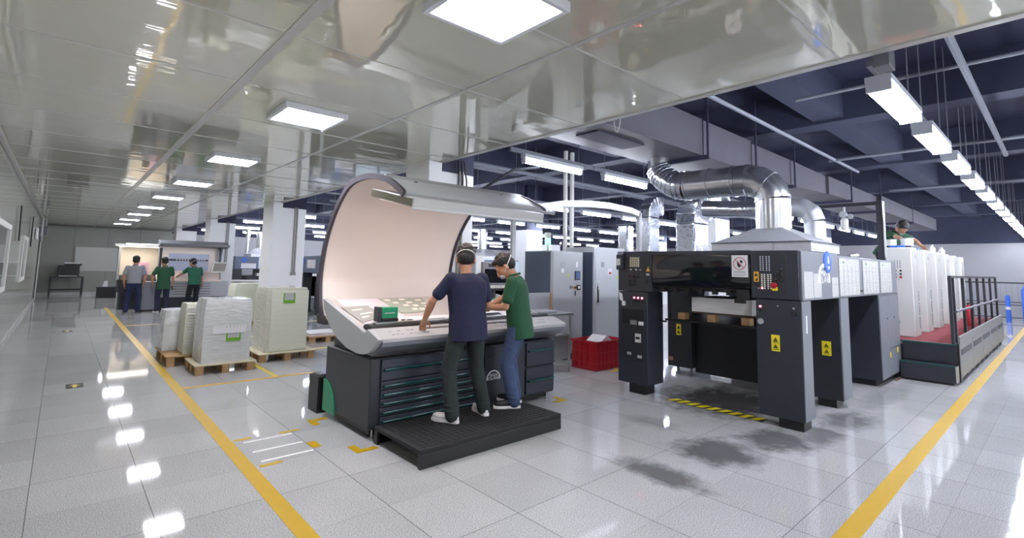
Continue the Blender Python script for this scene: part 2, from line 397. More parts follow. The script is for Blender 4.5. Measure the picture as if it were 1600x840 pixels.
def tube_light(pair):
    t = thing('fluorescent_light', '', 'fluorescent light', (0, 0, 0))
    h = MB(); h.box(0, 1.26, -.05 if not pair else -.09, .05 if not pair else .09, .05, .10)
    for x in (0.0, 1.23): h.box(x, x+.03, -.035 if not pair else -.085, .035 if not pair else .085, -.03, .05)
    h.build('housing', mat('white_batten', 'cfd3de', .4), t)
    for y in ((0,) if not pair else (-.055, .055)):
        MB().tube([(.03, y, 0), (1.23, y, 0)], .032 if pair else .027, 10).build('tube', M_TUBE, t)
    MB().box(-.25, 1.54, -.02, .02, .10, .16).tube([(.05, 0, .15), (.05, 0, 1.5)], .006, 6).tube([(1.2, 0, .15), (1.2, 0, 1.5)], .006, 6).build('hanging_rail', M_PIPE, t)
    return t
P1, P2 = tube_light(False), tube_light(True)
used = {id(P1): False, id(P2): False}
def place_tube(P, x, y, z, label, group):
    if not P.get('placed'):
        P['placed'] = 1; P.location = (x, y, z); P['label'] = label; P['group'] = group; return P
    c = copy_tree(P, (x, y, z), label); c['group'] = group; return c
for k in range(13):
    nm = (ords + ['tenth', 'eleventh', 'twelfth', 'thirteenth'])[k]
    place_tube(P2, 4.76+1.79*k, .93, 3.1, 'twin-tube fluorescent light, %s from the ceiling edge in the row over the walkway' % nm, 'twin-tube lights over the walkway')
for k in range(13):
    nm = (ords + ['tenth', 'eleventh', 'twelfth', 'thirteenth'])[k]
    place_tube(P1, 4.72+1.81*k, 5.05, 3.1, 'white fluorescent tube, %s from the ceiling edge in the row behind the printing press' % nm, 'tubes in the row behind the press')
rown = {8.7: 'beyond the grey electrical cabinets', 12.7: 'level with the second white column', 16.6: 'between the second and third columns', 20.5: 'level with the third white column', 24.4: 'next to last before the far wall', 28.0: 'close to the far wall'}
for y, where in rown.items():
    for k in range(12):
        x = 4.9 + 1.81*k + (.4 if int(y) % 3 == 0 else 0)
        if 12.3 < x+1.3 and x < 13.3 and abs(y-6.4) < .6: continue
        place_tube(P1, x, y, 3.1, 'white fluorescent tube in the hall row %s' % where, 'tubes in the hall row ' + where)
for x in (5.0, 9.0, 13.0):  # extra unseen tubes, added to light the walkway
    place_tube(P2, x, -3.2, 3.1, 'added twin-tube fluorescent light, unseen, lighting the walkway from beyond it', 'added twin tubes out of view')

# ------------------------------------------------------------------ ducts and pipes under the soffit
d = thing('ventilation_duct', 'large grey rectangular air duct hanging under the dark ceiling', 'duct', (4, 3.9, 3.3))
def dsec(x0, x1, z0, z1, y0, y1, nm='duct_section'):
    MB().box(x0, x1, y0, y1, z0, z1).build(nm, M_DUCT, d)
dsec(4.05, 6.9, 3.3, 3.85, 3.5, 4.4); dsec(6.93, 8.6, 3.3, 3.84, 3.5, 4.4); dsec(8.63, 10.4, 3.3, 3.80, 3.5, 4.4)
MB().hexa([(10.43, 3.5, 3.3), (12.0, 3.35, 3.3), (12.0, 4.2, 3.3), (10.43, 4.4, 3.3), (10.43, 3.5, 3.8), (12.0, 3.35, 3.68), (12.0, 4.2, 3.68), (10.43, 4.4, 3.8)]).build('duct_section', M_DUCT, d)
dsec(12.03, 16.0, 3.3, 3.68, 3.3, 4.2); dsec(16.03, 20, 3.3, 3.70, 3.2, 4.1); dsec(20.03, 24.3, 3.3, 3.72, 3.2, 4.1)
for x in (6.9, 8.6, 10.4, 13.3, 16.0, 20.0):
    MB().box(x-.02, x+.04, 3.44 if x < 11 else 3.2, 4.44 if x < 11 else 4.25, 3.24, 3.30).tube([(x, 3.42 if x < 11 else 3.2, 3.24), (x, 3.42 if x < 11 else 3.2, ZS)], .018, 8).build('hanger', M_SLAB, d)
MB().box(4.75, 5.75, 3.75, 4.1, 3.285, 3.3).build('air_grille', M_SLAB, d)
for i, (a, c_, r_, lb) in enumerate((
    ((4.3, .60, 3.8), (12.5, .62, 3.8), .035, 'thin grey pipe under the soffit above the walkway lights'),
    ((4.3, 2.88, 3.8), (12.6, 2.9, 3.8), .03, 'thin grey pipe under the soffit beside the air duct'),
    ((6.85, -4, 3.8), (6.82, 2.2, 3.8), .022, 'bright thin conduit crossing above the first walkway light'),
    ((15.9, -4, 3.8), (15.95, 3.0, 3.8), .03, 'thin grey conduit crossing above the walkway row far along'),
    ((11.0, -4, 3.8), (11.0, 3.0, 3.8), .03, 'thin grey conduit crossing above the middle of the walkway row'),
    ((4.3, 7.2, 3.5), (26, 7.2, 3.5), .04, 'grey pipe running under the soffit beyond the cabinets'),
    ((4.3, 10.4, 3.45), (26, 10.4, 3.45), .045, 'grey pipe running under the soffit deep in the hall'))):
    tag(MB().tube([a, c_], r_, 8).build('ceiling_pipe', M_PIPE), lb, 'pipe', 'pipes under the soffit')
# small things at the ceiling edge
o = thing('cable_loop', 'thin white cable loop hanging from the panel ceiling edge', 'cable', (4.02, 2.9, 3.1))
ring = [(4.02+.03*math.cos(a), 2.93+.06*math.cos(a), 3.12-.15*math.sin(a)) for a in [i*math.pi/12 for i in range(13)]]
MB().tube(ring, .006, 6).build('cable', M_TRIM, o)
o = thing('junction_box', 'small grey junction box at the panel ceiling edge above the walkway row', 'junction box', (4.1, 1.0, 3.1))
MB().box(4.05, 4.22, .72, .82, 3.02, 3.16).build('box', M_GREYM, o, bevel=.006); MB().tube([(4.2, .77, 3.08), (4.45, .77, 3.25), (4.5, .93, 4.0)], .012, 6).build('cable', M_BLACK, o)
o = thing('cable_bracket', 'dark slanting bracket and cables at the column behind the curved booth', 'bracket', (4.4, 5.8, 2.6))
MB().tube([(4.42, 5.9, 2.62), (4.9, 5.45, 3.05), (5.2, 5.2, 3.1)], .022, 8).build('strut', M_CHAR, o)
for k, x in enumerate((4.22, 4.27, 4.32)): MB().tube([(x, 5.9, 3.15), (x+.02*k, 5.88, 2.85), (x+.03*k, 5.9, 2.5)], .012, 6).build('cable', M_BLACK, o)
o = thing('pull_rods', 'two thin black rods on the side wall above the windows', 'rod', (XL, 13.6, 2))
MB().tube([(XL+.03, 13.45, 2.6), (XL+.03, 13.8, 1.93)], .012, 6).build('rod', M_BLACK, o); MB().tube([(XL+.03, 18.6, 2.7), (XL+.03, 18.75, 1.9)], .014, 6).build('rod', M_BLACK, o)
o = thing('pipe_cluster', 'pipes and grey control box at the end of the side wall', 'pipe', (XL, 25, 2.4))
MB().box(XL+.005, XL+.22, 24.9, 25.6, 2.45, 2.75).build('control_box', M_GREYM, o, bevel=.01)
MB().tube([(XL+.08, 24.6, 3.05), (XL+.08, 24.7, 2.4), (XL+.08, 25.2, 2.2)], .03, 8).tube([(XL+.15, 25.0, 3.05), (XL+.15, 25.3, 2.75)], .03, 8).build('pipes', M_TRIM, o)
MB().box(XL+.02, XL+.05, 21.5, 22.6, 2.2, 2.55).build('notice', M_PAPER, o)
# ------------------------------------------------------------------ floor tape and marks
def tape(name, label, cat, x0, x1, y0, y1, m, group=None, z=.002):
    return tag(MB().box(x0, x1, y0, y1, 0, z).build(name, m, smooth=False), label, cat, group)
tape('floor_line', 'long yellow line along the open side of the aisle floor', 'floor line', 1.155, 1.262, -1, 21.5, M_YEL)
tape('floor_line', 'long yellow line on the floor of the walkway beside the press platform', 'floor line', 2.2, 27, .945, 1.065, M_YEL)
tape('floor_line', 'faded orange line on the floor in front of the wrapped pallets', 'floor line', 1.262, 2.95, 7.52, 7.60, M_ORA)
tape('floor_line', 'short yellow line on the floor running under the beige pallet load', 'floor line', 2.35, 2.42, 7.60, 9.2, M_YELP)
tape('floor_line', 'pale yellow line on the floor near the low pallet of sheets', 'floor line', 3.0, 5.6, 11.9, 11.98, M_YELP)
tape('floor_line', 'pale yellow line on the floor behind the low pallet of sheets', 'floor line', 3.0, 5.6, 14.2, 14.28, M_YELP)
tape('floor_line', 'pale yellow line on the floor just before the low pallet of sheets', 'floor line', 2.6, 4.4, 9.6, 9.68, M_YELP)
tape('floor_line', 'faded yellow cross line on the floor between the far men and the pallets', 'floor line', 1.262, 3.4, 15.4, 15.5, M_YELP)
for y, w_ in ((5.0, 'farthest from the camera'), (4.71, 'in the middle'), (4.455, 'closest to the camera')):
    tape('white_stripe', 'thin white floor stripe beside the console, %s of three' % w_, 'floor stripe', 1.33, 1.75, y-.014, y+.014, M_WHT, 'three white floor stripes')
for (x0, x1, y0, y1, w_) in ((1.28, 1.42, 5.08, 5.13, 'by the long aisle line above the white stripes'), (1.66, 1.84, 5.05, 5.10, 'beyond the top white stripe'), (1.29, 1.46, 4.33, 4.38, 'under the lowest white stripe by the aisle line'), (1.76, 1.84, 4.50, 4.66, 'at the console end of the white stripes')):
    tape('tape_dash', 'short yellow tape dash ' + w_, 'tape mark', x0, x1, y0, y1, M_YEL)
def corner(x, y, sx, sy, w_, a=.20, b=.07):
    m = MB(); m.box(min(x, x+sx*a), max(x, x+sx*a), min(y, y+sy*b), max(y, y+sy*b), 0, .002); m.box(min(x, x+sx*b), max(x, x+sx*b), min(y+sy*b, y+sy*a), max(y+sy*b, y+sy*a), 0, .002)
    tag(m.build('tape_corner', M_YEL, smooth=False), 'yellow corner tape ' + w_, 'tape mark')
corner(2.0, 4.14, 1, 1, 'at the front end of the console near the black step'); corner(1.99, 5.30, 1, -1, 'at the back end of the console cabinet'); corner(4.74, 4.19, -1, 1, 'at the drawer end of the console by the step')
corner(6.85, 4.88, -1, 1, 'under the corner of the red crate', .3)
for (x, y, w_) in ((.25, 8.5, 'closer to the camera'), (.22, 14.9, 'farther down the aisle')):
    t = thing('floor_arrow', 'small black floor sign with a yellow arrow, the one ' + w_, 'floor sign', (x, y, 0), 'black arrow signs on the aisle floor')
    MB().box(x-.085, x+.085, y-.14, y+.14, 0, .002).build('sign_plate', mat('dark_sign', '2a2a28', .6), t)
    MB().prism([(x-.02, y-.1), (x+.02, y-.1), (x+.02, y+.0), (x+.055, y+.0), (x, y+.1), (x-.055, y+.0), (x-.02, y+.0)], 'z', .002, .003).build('arrow', M_YELP, t)
t = thing('hazard_tape', 'yellow and black striped strip on the floor under the delivery opening', 'hazard tape', (5.8, 2.85, 0))
MB().box(5.74, 5.89, 2.3, 3.45, 0, .004).build('base_strip', M_BLACK, t)
s_ = MB()
for k in range(9):
    y = 2.31+k*.126; s_.hexa([(5.74, y+.05, .004), (5.74, y+.118, .004), (5.89, y+.068, .004), (5.89, y, .004), (5.74, y+.05, .006), (5.74, y+.118, .006), (5.89, y+.068, .006), (5.89, y, .006)])
s_.build('stripe', M_SIGNY, t)

# ------------------------------------------------------------------ MAN ROLAND style arch emblem
def emblem(parent, org, right, up, w, col, name='emblem', thick=.86):
    mtx = face_matrix(org, right, up)
    m = MB(); N = 24; ro, ri = w/2, w/2*thick
    for k in range(N):
        a0, a1 = math.pi*k/N, math.pi*(k+1)/N
        p = [(r*math.cos(a), r*math.sin(a)) for r, a in ((ri, a0), (ro, a0), (ro, a1), (ri, a1))]
        m.hexa([mtx @ Vector((*q, 0)) for q in p] + [mtx @ Vector((*q, .003)) for q in p])
    for body, sz, dy in (('MAN', w*.25, w*.22), ('ROLAND', w*.235, w*.05)):
        me = text_bm(body, sz, mtx @ Matrix.Translation((0, dy, .002)), .0012); m.bm.from_mesh(me); bpy.data.meshes.remove(me)
    return m.build(name, col, parent, smooth=False)
M_WLOGO = mat('white_lettering', 'e9e9ee', .4)

# ------------------------------------------------------------------ the control console with its curved viewing booth
con = thing('control_console', 'large dark press console with drawers, sloping desk and curved viewing booth', 'console', (2.2, 4.9, 0))
cab = MB().box(2.2, 4.66, 4.36, 5.40, .09, .73).build('cabinet', M_CHAR, con, bevel=.012)
MB().box(2.24, 4.62, 4.42, 5.3, .03, .09).build('plinth', M_BLACK, con)
for x in (2.26, 4.58): MB().lathe((x, 4.40, 0), [(.025, 0), (.025, .015), (.01, .02), (.01, .09)], 10).build('foot', M_STEEL, con)
MB().prism([(4.5, .73), (5.35, .73), (5.3, 1.0), (5.05, .82), (4.7, .78)], 'x', 2.26, 4.6).build('upper_cabinet', M_CHAR2, con)
# quarter-round green patch on the end of the cabinet
MB().prism([(5.40, .06)] + [(5.40-.29*math.cos(a), .06+.32*math.sin(a)) for a in [i*math.pi/2/10 for i in range(11)]], 'x', 2.185, 2.2).build('end_badge', M_GREEN, con)
# drawers with long teal handles
def drawer(x0, x1, z0, z1, hz):
    d = MB().box(x0, x1, 4.335, 4.362, z0, z1).build('drawer', M_CHAR2, con, bevel=.004)
    MB().prism([(4.335, hz), (4.310, hz+.008), (4.300, hz+.022), (4.305, hz+.032), (4.335, hz+.026)], 'x', x0+.02, x1-.03).build('handle', M_TEAL, d, smooth=False)
zs = [.72, .52, .44, .36, .28, .20, .12]; hz = [.605, .455, .375, .295, .215, .135]
for k in range(6): drawer(2.30, 3.52, zs[k+1]+.004, zs[k]-.004, hz[k])
MB().box(3.54, 4.14, 4.335, 4.362, .12, .72).build('door', M_CHAR2, con, bevel=.004)
k_ = MB()
for (x, z) in ((3.60, .62), (3.84, .62), (3.97, .40)): k_.lathe((x, 4.335, z), [(.014, .0), (.014, -.008), (.010, -.012)], 12, 'y')
k_.build('lock', M_BLACK, con)
drawer(4.17, 4.64, .44, .71, .60); drawer(4.17, 4.64, .12, .42, .25)
emblem(con, (3.66, 4.334, .365), *FY, .20, M_WLOGO)
# desk: grey end plates, sloping top, control strip, dark rail
prof_side = [(5.50, 1.22), (4.60, 1.0), (4.47, .965), (4.40, 1.0), (4.18, .93)]
arc = [(4.18, .92), (4.24, .86), (4.36, .79), (4.50, .755), (4.62, .75), (4.85, .775), (5.08, .84), (5.26, .93), (5.38, 1.03), (5.47, 1.12)]
for x_ in (2.17, 4.64): MB().prism(prof_side + arc, 'x', x_, x_+.045).build('desk_end', M_LGREY, con, bevel=.004)
MB().prism([(5.50, 1.21), (5.50, 1.18), (4.60, .955), (4.60, .99)], 'x', 2.215, 4.64).build('desk_top', mat('pale_desk_top', 'bdb4af', .35), con)
MB().prism([(4.605, 1.01), (4.605, .93), (4.42, .93), (4.42, .985), (4.445, 1.025), (4.56, 1.032)], 'x', 2.225, 4.63).build('desk_rail', M_BLACK, con)
MB().prism([(4.50, 1.030), (4.56, 1.033), (4.56, 1.041), (4.50, 1.038)], 'x', 2.3, 4.0).build('rail_strip', M_STEEL, con)
st = MB().prism([(4.42, 1.0), (4.18, .93), (4.18, .895), (4.42, .94)], 'x', 2.215, 4.68).build('control_strip', mat('pale_control_strip', 'a3a2a2', .4), con, bevel=.004)
MB().prism([(4.18, .895), (4.19, .86), (4.36, .755), (4.5, .755), (4.5, .93), (4.40, .935)], 'x', 2.215, 4.66).build('desk_apron', M_GREYM, con)
bt = MB()
def on_strip(x, t): return (x, 4.42-.24*t, 1.0-.07*t)
for row in range(2):
    for k in range(44):
        x = 2.35+k*.048
        if 2.75 < x < 3.05 or random.random() < .3: continue
        p = on_strip(x, .35+.3*row); bt.box(p[0], p[0]+.022, p[1]-.012, p[1]+.012, p[2]-.004, p[2]+.004)
bt.build('key', mat('pale_keys', 'a8a8aa', .4), st)
pk = MB()
for k in range(12):
    p = on_strip(3.45+k*.05, .3); pk.box(p[0], p[0]+.03, p[1]-.02, p[1]+.02, p[2]-.004, p[2]+.006)
pk.build('black_key', M_BLACK, st)
p = on_strip(2.78, .4); MB().prism([(4.36, .987), (4.33, .979), (4.33, .972), (4.36, .975)], 'x', 2.75, 3.3).build('slot', mat('slot_brown', '5c4f4b', .5), st)
# booth shell
pts = [(5.58, .98), (5.66, 1.12), (5.70, 1.28), (5.715, 1.46), (5.67, 1.68), (5.60, 1.87), (5.49, 2.05), (5.35, 2.22), (5.18, 2.36), (5.05, 2.43), (4.90, 2.465), (4.72, 2.475), (4.56, 2.465), (4.40, 2.44), (4.26, 2.405), (4.14, 2.36), (4.04, 2.31), (3.96, 2.265), (3.91, 2.225)]
def smooth_pts(P, n=4):
    out = []
    for i in range(len(P)-1):
        p0, p1, p2, p3 = (Vector((*P[max(0, min(len(P)-1, i+j))], 0)) for j in (-1, 0, 1, 2))
        for k in range(n):
            t = k/n; q = .5*((2*p1)+(-p0+p2)*t+(2*p0-5*p1+4*p2-p3)*t*t+(-p0+3*p1-3*p2+p3)*t**3); out.append((q.x, q.y))
    return out + [P[-1]]
sp_ = smooth_pts(pts)
def offset(P, d):
    out = []
    for i in range(len(P)):
        a = Vector(P[max(0, i-1)]); b = Vector(P[min(len(P)-1, i+1)]); t = (b-a).normalized(); out.append((P[i][0]+t.y*d, P[i][1]-t.x*d))
    return out
def ribbon(P, d0, d1, x0, x1, name, m, parent):
    A, B = offset(P, d0), offset(P, d1); q = MB()
    va = [[q.bm.verts.new((x, *p)) for p in L] for L in (A, B) for x in (x0, x1)]   # A0 A1 B0 B1
    for i in range(len(P)-1):
        for f in ((va[0][i], va[0][i+1], va[1][i+1], va[1][i]), (va[2][i], va[3][i], va[3][i+1], va[2][i+1]), (va[0][i], va[2][i], va[2][i+1], va[0][i+1]), (va[1][i], va[1][i+1], va[3][i+1], va[3][i])): q.bm.faces.new(f)
    for i in (0, -1): q.bm.faces.new((va[0][i], va[1][i], va[3][i], va[2][i]))
    return q.build(name, m, parent)
BX1 = 4.0
shell = ribbon(sp_, 0, .022, 2.22, BX1-.02, 'booth_shell', M_LGREY, con)
ribbon(sp_, -.004, -.001, 2.24, BX1-.04, 'booth_lining', M_PINKIN, con)
ribbon(sp_, -.022, .034, 2.195, 2.225, 'booth_edge', M_PLUM, con); ribbon(sp_, -.022, .034, BX1-.025, BX1+.005, 'booth_edge', M_PLUM, con)
MB().prism([(5.46, .94), (5.63, .94), (5.66, 1.04), (5.55, 1.02)], 'x', 2.17, 2.23).build('booth_foot', M_BLACK, con)
# grey cowl at the lip, with a slanted end beyond the booth
q = MB().hexa([(2.23, 3.90, 2.205), (4.16, 3.90, 2.205), (4.02, 4.34, 2.43), (2.23, 4.34, 2.43), (2.23, 3.885, 2.235), (4.16, 3.885, 2.235), (4.02, 4.34, 2.475), (2.23, 4.34, 2.475)])
q.build('cowl', mat('grey_cowl', '8f9090', .4), con, bevel=.006)
# tilted viewing lamp
lamp = MB().hexa([(2.21, 3.75, 2.10), (3.82, 3.75, 2.10), (3.82, 4.54, 2.265), (2.21, 4.54, 2.265), (2.21, 3.735, 2.185), (3.82, 3.735, 2.185), (3.82, 4.54, 2.35), (2.21, 4.54, 2.35)]).build('viewing_lamp', mat('lamp_housing', 'a3a3a1', .4), con, bevel=.012)
MB().hexa([(2.205, 3.765, 2.115), (2.209, 3.765, 2.115), (2.209, 4.53, 2.275), (2.205, 4.53, 2.275), (2.205, 3.76, 2.175), (2.209, 3.76, 2.175), (2.209, 4.53, 2.34), (2.205, 4.53, 2.34)]).build('lamp_end', M_OLIVE, lamp)
MB().hexa([(2.28, 3.83, 2.110), (3.75, 3.83, 2.110), (3.75, 4.50, 2.248), (2.28, 4.50, 2.248), (2.28, 3.83, 2.122), (3.75, 3.83, 2.122), (3.75, 4.50, 2.262), (2.28, 4.50, 2.262)]).build('lamp_glass', M_BOOTH, lamp)
MB().hexa([(2.21, 3.75, 2.085), (3.82, 3.75, 2.085), (3.82, 3.77, 2.085), (2.21, 3.77, 2.085), (2.21, 3.75, 2.11), (3.82, 3.75, 2.11), (3.82, 3.77, 2.11), (2.21, 3.77, 2.11)]).build('lamp_lip', MATS['lamp_housing'], lamp)
b_ = MB()
for x in (2.5, 3.6): b_.tube([(x, 4.2, 2.23), (x, 4.2, 2.41)], .02, 8)
b_.build('bracket', M_BLACK, lamp)
# monitor on the desk behind the men
t = thing('monitor', 'dark flat monitor with a row of pale keys at the back of the console desk', 'monitor', (4.45, 5.3, 1.17))
MB().box(4.24, 4.72, 5.28, 5.34, 1.36, 1.67).build('casing', mat('monitor_grey', '84858a', .4), t, bevel=.008)
MB().box(4.265, 4.70, 5.274, 5.28, 1.385, 1.575).build('screen', M_SMOKE, t); MB().box(4.33, 4.63, 5.274, 5.28, 1.60, 1.645).build('name_strip', M_CHAR, t)
k_ = MB()
for k in range(5): k_.box(4.245+k*.094, 4.33+k*.094, 5.24, 5.28, 1.315, 1.355)
k_.build('key', M_CREAM, t); MB().box(4.24, 4.72, 5.25, 5.33, 1.28, 1.315).tube([(4.45, 5.31, 1.185), (4.45, 5.31, 1.3)], .03, 8).build('stand', M_CHAR, t)
# things lying on the desk (slope: z = 1.0 + .244*(y-4.6))
def dz(y): return .99+.2444*(y-4.6)
def sheet(name, label, cat, quad, m, lift=.004, windows=(), wm=None):
    t = thing(name, label, cat, (quad[0][0], quad[0][1], dz(quad[0][1])))
    V = [(x, y, dz(y)+lift) for x, y in quad]; U = [(x, y, dz(y)+lift+.002) for x, y in quad]
    MB().hexa(V+U).build('sheet', m, t, smooth=False)
    if windows:
        for (u, v, a, b) in windows:
            q = MB(); P = []
            for (uu, vv) in ((u, v), (u+a, v), (u+a, v+b), (u, v+b)):
                A = Vector(quad[0]).lerp(Vector(quad[1]), uu); B = Vector(quad[3]).lerp(Vector(quad[2]), uu); P.append(A.lerp(B, vv))
            q.hexa([(x, y, dz(y)+lift+.0015) for x, y in P]+[(x, y, dz(y)+lift+.003) for x, y in P])
            q.build('printed_panel', wm or M_PAPER, t, smooth=False)
    return t
sheet('paper_sheet', 'blank white sheet lying under the prints at the booth end of the desk', 'paper', [(2.28, 4.68), (2.80, 4.68), (2.84, 5.46), (2.30, 5.46)], mat('pinkish_paper', 'd6c9cb', .6), .002)
win = [(.08, .82, .13, .1), (.42, .85, .13, .1), (.78, .78, .14, .1), (.18, .62, .13, .1), (.5, .6, .14, .12), (.86, .52, .12, .1), (.35, .42, .14, .12), (.58, .36, .14, .14), (.45, .14, .16, .12), (.66, .12, .16, .12), (.88, .28, .1, .1)]
sheet('press_sheet', 'sage grey press sheet with small white panels, flat on the desk beneath the booth', 'press sheet', [(2.83, 4.93), (3.24, 4.96), (3.40, 5.44), (2.80, 5.46)], mat('sage_print', 'a3a696', .5), .004, win, mat('cream_panel', 'efe6da', .6))
sheet('press_sheet', 'grey press sheet at the booth end of the desk beside the green instrument', 'press sheet', [(2.27, 4.72), (2.58, 4.86), (2.56, 5.22), (2.25, 5.20)], mat('grey_print_sheet', '9d9a94', .5), .007, [(.2, .7, .4, .06), (.3, .4, .5, .07), (.2, .2, .3, .07)], mat('cream_panel', 'efe6da', .6))
sheet('press_sheet', 'white proof sheet lying by the hand of the man in navy', 'press sheet', [(2.82, 4.63), (3.32, 4.63), (3.38, 4.80), (2.80, 4.80)], M_PAPER, .008, [(.3, .3, .5, .2)], M_INK)
sheet('press_sheet', 'white printed sheet with dark images in front of the two standing men', 'press sheet', [(3.72, 4.66), (4.25, 4.66), (4.28, 5.0), (3.70, 5.0)], M_PAPER, .006, [(.2, .1, .5, .25), (.1, .5, .3, .2)], M_CHAR)
sheet('press_sheet', 'sage green sheet propped at the back of the desk near the monitor', 'press sheet', [(4.05, 5.02), (4.45, 5.08), (4.62, 5.46), (4.1, 5.46)], mat('sage_green_print', '8fa287', .5), .012, [(.4, .1, .4, .25)], M_PAPER)
t = thing('densitometer', 'small green box instrument with a dark end on the console desk', 'instrument', (2.45, 4.66, 1.01))
MB().box(2.42, 2.60, 4.61, 4.72, 1.065, 1.175).build('green_case', M_GREEN, t, bevel=.006); MB().box(2.385, 2.42, 4.61, 4.72, 1.035, 1.18).build('end_cap', M_CHAR, t, bevel=.006); MB().box(2.42, 2.60, 4.60, 4.73, 1.026, 1.065).build('carriage', M_BLACK, t, bevel=.004); MB().box(2.45, 2.56, 4.605, 4.61, 1.115, 1.12).build('label_strip', M_PAPER, t)
for i, (x, y, w_, h, c, lb) in enumerate(((2.69, 4.66, .05, .03, M_STEEL, 'small steel loupe on the desk next to the green instrument'), (2.77, 4.66, .07, .03, M_BLACK, 'small black block on the desk rail near the loupe'))):
    t = thing('loupe' if i == 0 else 'weight', lb, 'tool', (x, y, dz(y)))
    if i == 0: MB().lathe((x, y, dz(y)+.004), [(.026, 0), (.026, .012), (.02, .02), (.022, .035)], 14).build('body', c, t)
    else: MB().box(x-w_/2, x+w_/2, y-.02, y+.02, dz(y)-.002, dz(y)+h).build('body', c, t, bevel=.006); MB().box(x-.02, x+.02, y-.01, y+.01, dz(y)+h, dz(y)+h+.006).build('grip', M_STEEL, t)
# black step the two men stand on
t = thing('step_platform', 'low black rubber-topped step in front of the console drawers', 'platform', (3.0, 3.8, 0))
MB().box(2.22, 3.86, 3.5, 4.28, .115, .15).build('tread', M_BLACKR, t, bevel=.006); f = MB(); f.box(2.22, 3.86, 3.5, 3.53, 0, .115).box(2.25, 3.86, 4.25, 4.28, 0, .115).box(3.83, 3.86, 3.53, 4.25, 0, .115).box(2.22, 2.25, 4.22, 4.28, 0, .115)
f.build('frame', M_BLACK, t, bevel=.004)
q = MB()
for i in range(26):
    for j in range(12): q.box(2.27+i*.06, 2.30+i*.06, 3.54+j*.06, 3.57+j*.06, .15, .154)
q.build('studs', M_BLACKR, t, smooth=False)['kind'] = 'stuff'
t = thing('waste_bin', 'narrow black bin behind the end of the console cabinet', 'bin', (2.24, 5.6, 0))
f = MB(); f.box(2.16, 2.30, 5.48, 5.74, 0, .02).box(2.16, 2.175, 5.48, 5.74, .02, .38).box(2.285, 2.30, 5.48, 5.74, .02, .38).box(2.175, 2.285, 5.48, 5.495, .02, .38).box(2.175, 2.285, 5.725, 5.74, .02, .38)
f.build('shell', M_BLACK, t, bevel=.004); MB().box(2.18, 2.28, 5.50, 5.72, .3, .40).build('contents', M_CHAR, t, bevel=.02)

# arched rail and posts behind the booth
t = thing('arched_rail', 'slender grey arched rail on two posts spanning behind the booth and cabinets', 'rail', (5.0, 5.5, 0))
A = [(4.97, 5.5, 2.36), (5.25, 5.5, 2.46), (5.54, 5.5, 2.555), (6.06, 5.5, 2.66), (6.72, 5.5, 2.725), (7.3, 5.5, 2.745), (7.96, 5.5, 2.72), (8.24, 5.5, 2.67)]
q = MB(); 
for a, b in zip(A, A[1:]): q.hexa([(a[0], 5.46, a[2]-.055), (b[0], 5.46, b[2]-.055), (b[0], 5.54, b[2]-.055), (a[0], 5.54, a[2]-.055), (a[0], 5.46, a[2]+.055), (b[0], 5.46, b[2]+.055), (b[0], 5.54, b[2]+.055), (a[0], 5.54, a[2]+.055)])
q.build('arch', mat('pale_rail', 'bcbdbf', .45), t)
MB().box(5.10, 5.17, 5.66, 5.72, 0, 2.42).box(5.10, 5.17, 5.46, 5.72, 2.34, 2.42).build('post', M_LGREY, t); MB().box(8.20, 8.28, 5.46, 5.54, 0, 2.7).build('post', M_LGREY, t)
# ------------------------------------------------------------------ the printing press: delivery end
DX, DY0, DY1 = 5.70, 1.86, 4.14
dl = thing('press_delivery', 'dark delivery end of the long printing press, with control panels on two legs', 'printing press', (6.3, 3.0, 0))
# header: two control heads and a smoked guard between them
hr = MB().box(DX, 6.96, DY0+.012, 2.36, 1.32, 1.84).build('control_head', M_CHAR2, dl, bevel=.008)
hl = MB().box(DX, 6.96, 3.62, DY1, 1.32, 1.85).build('control_head', M_CHAR2, dl, bevel=.008)
MB().box(DX+.03, 6.9, 2.36, 3.62, 1.42, 1.84).build('header_beam', M_CHAR, dl)
MB().prism([(DX+.01, 1.80), (DX+.03, 1.80), (DX+.055, 1.42), (DX+.02, 1.42), (DX-.005, 1.50)], 'y', 2.37, 3.61).build('guard', M_SMOKE, dl, bevel=.004)
MB().box(DX, DX+.03, 2.36, 3.62, 1.80, 1.845).build('guard_rail', M_CHAR2, dl)
q = MB(); q.box(DX+.1, 6.2, 2.4, 3.6, 1.36, 1.42)
for k in range(7): q.box(DX+.06, DX+.12, 2.45+k*.17, 2.50+k*.17, 1.33, 1.40)
q.tube([(DX+.05, 2.40, 1.40), (DX+.05, 3.6, 1.40)], .015, 8); q.box(DX, DX+.1, 2.38, 2.52, 1.30, 1.40); q.box(DX+.02, DX+.06, 2.44, 2.56, 1.25, 1.30)
q.build('gripper_bar', M_BLACK, dl)
# light grey side skin on the walkway side, with the arch emblem and paper notices
sk = MB().box(5.735, 6.96, DY0-.006, DY0+.014, 1.315, 1.835).build('side_skin', M_GREYM, dl, bevel=.003)
emblem(dl, (6.43, DY0-.008, 1.505), *FY, .42, M_WLOGO, thick=.80)
M_FORM = print_material('printed_form', 'b4b4b3', '6c6c6f', 60, 90, .4)
M_POST = print_material('calendar_poster', 'b0b0ad', '686a6e', 22, 34, .3)
n_ = MB(); n_.box(5.78, 6.06, DY0-.010, DY0-.006, 1.335, 1.62).box(6.075, 6.33, DY0-.010, DY0-.006, 1.34, 1.60); n_.build('notice', M_FORM, dl)
n_ = MB(); n_.box(6.70, 6.94, DY0-.010, DY0-.006, 1.33, 1.475).box(6.70, 6.94, DY0-.010, DY0-.006, 1.48, 1.56); n_.build('notice', M_FORM, dl)
rb = MB().lathe((6.56, DY0-.006, 1.735), [(.125, 0), (.125, -.012), (.11, -.016)], 28, 'y').build('blue_badge', M_BLUE, dl)
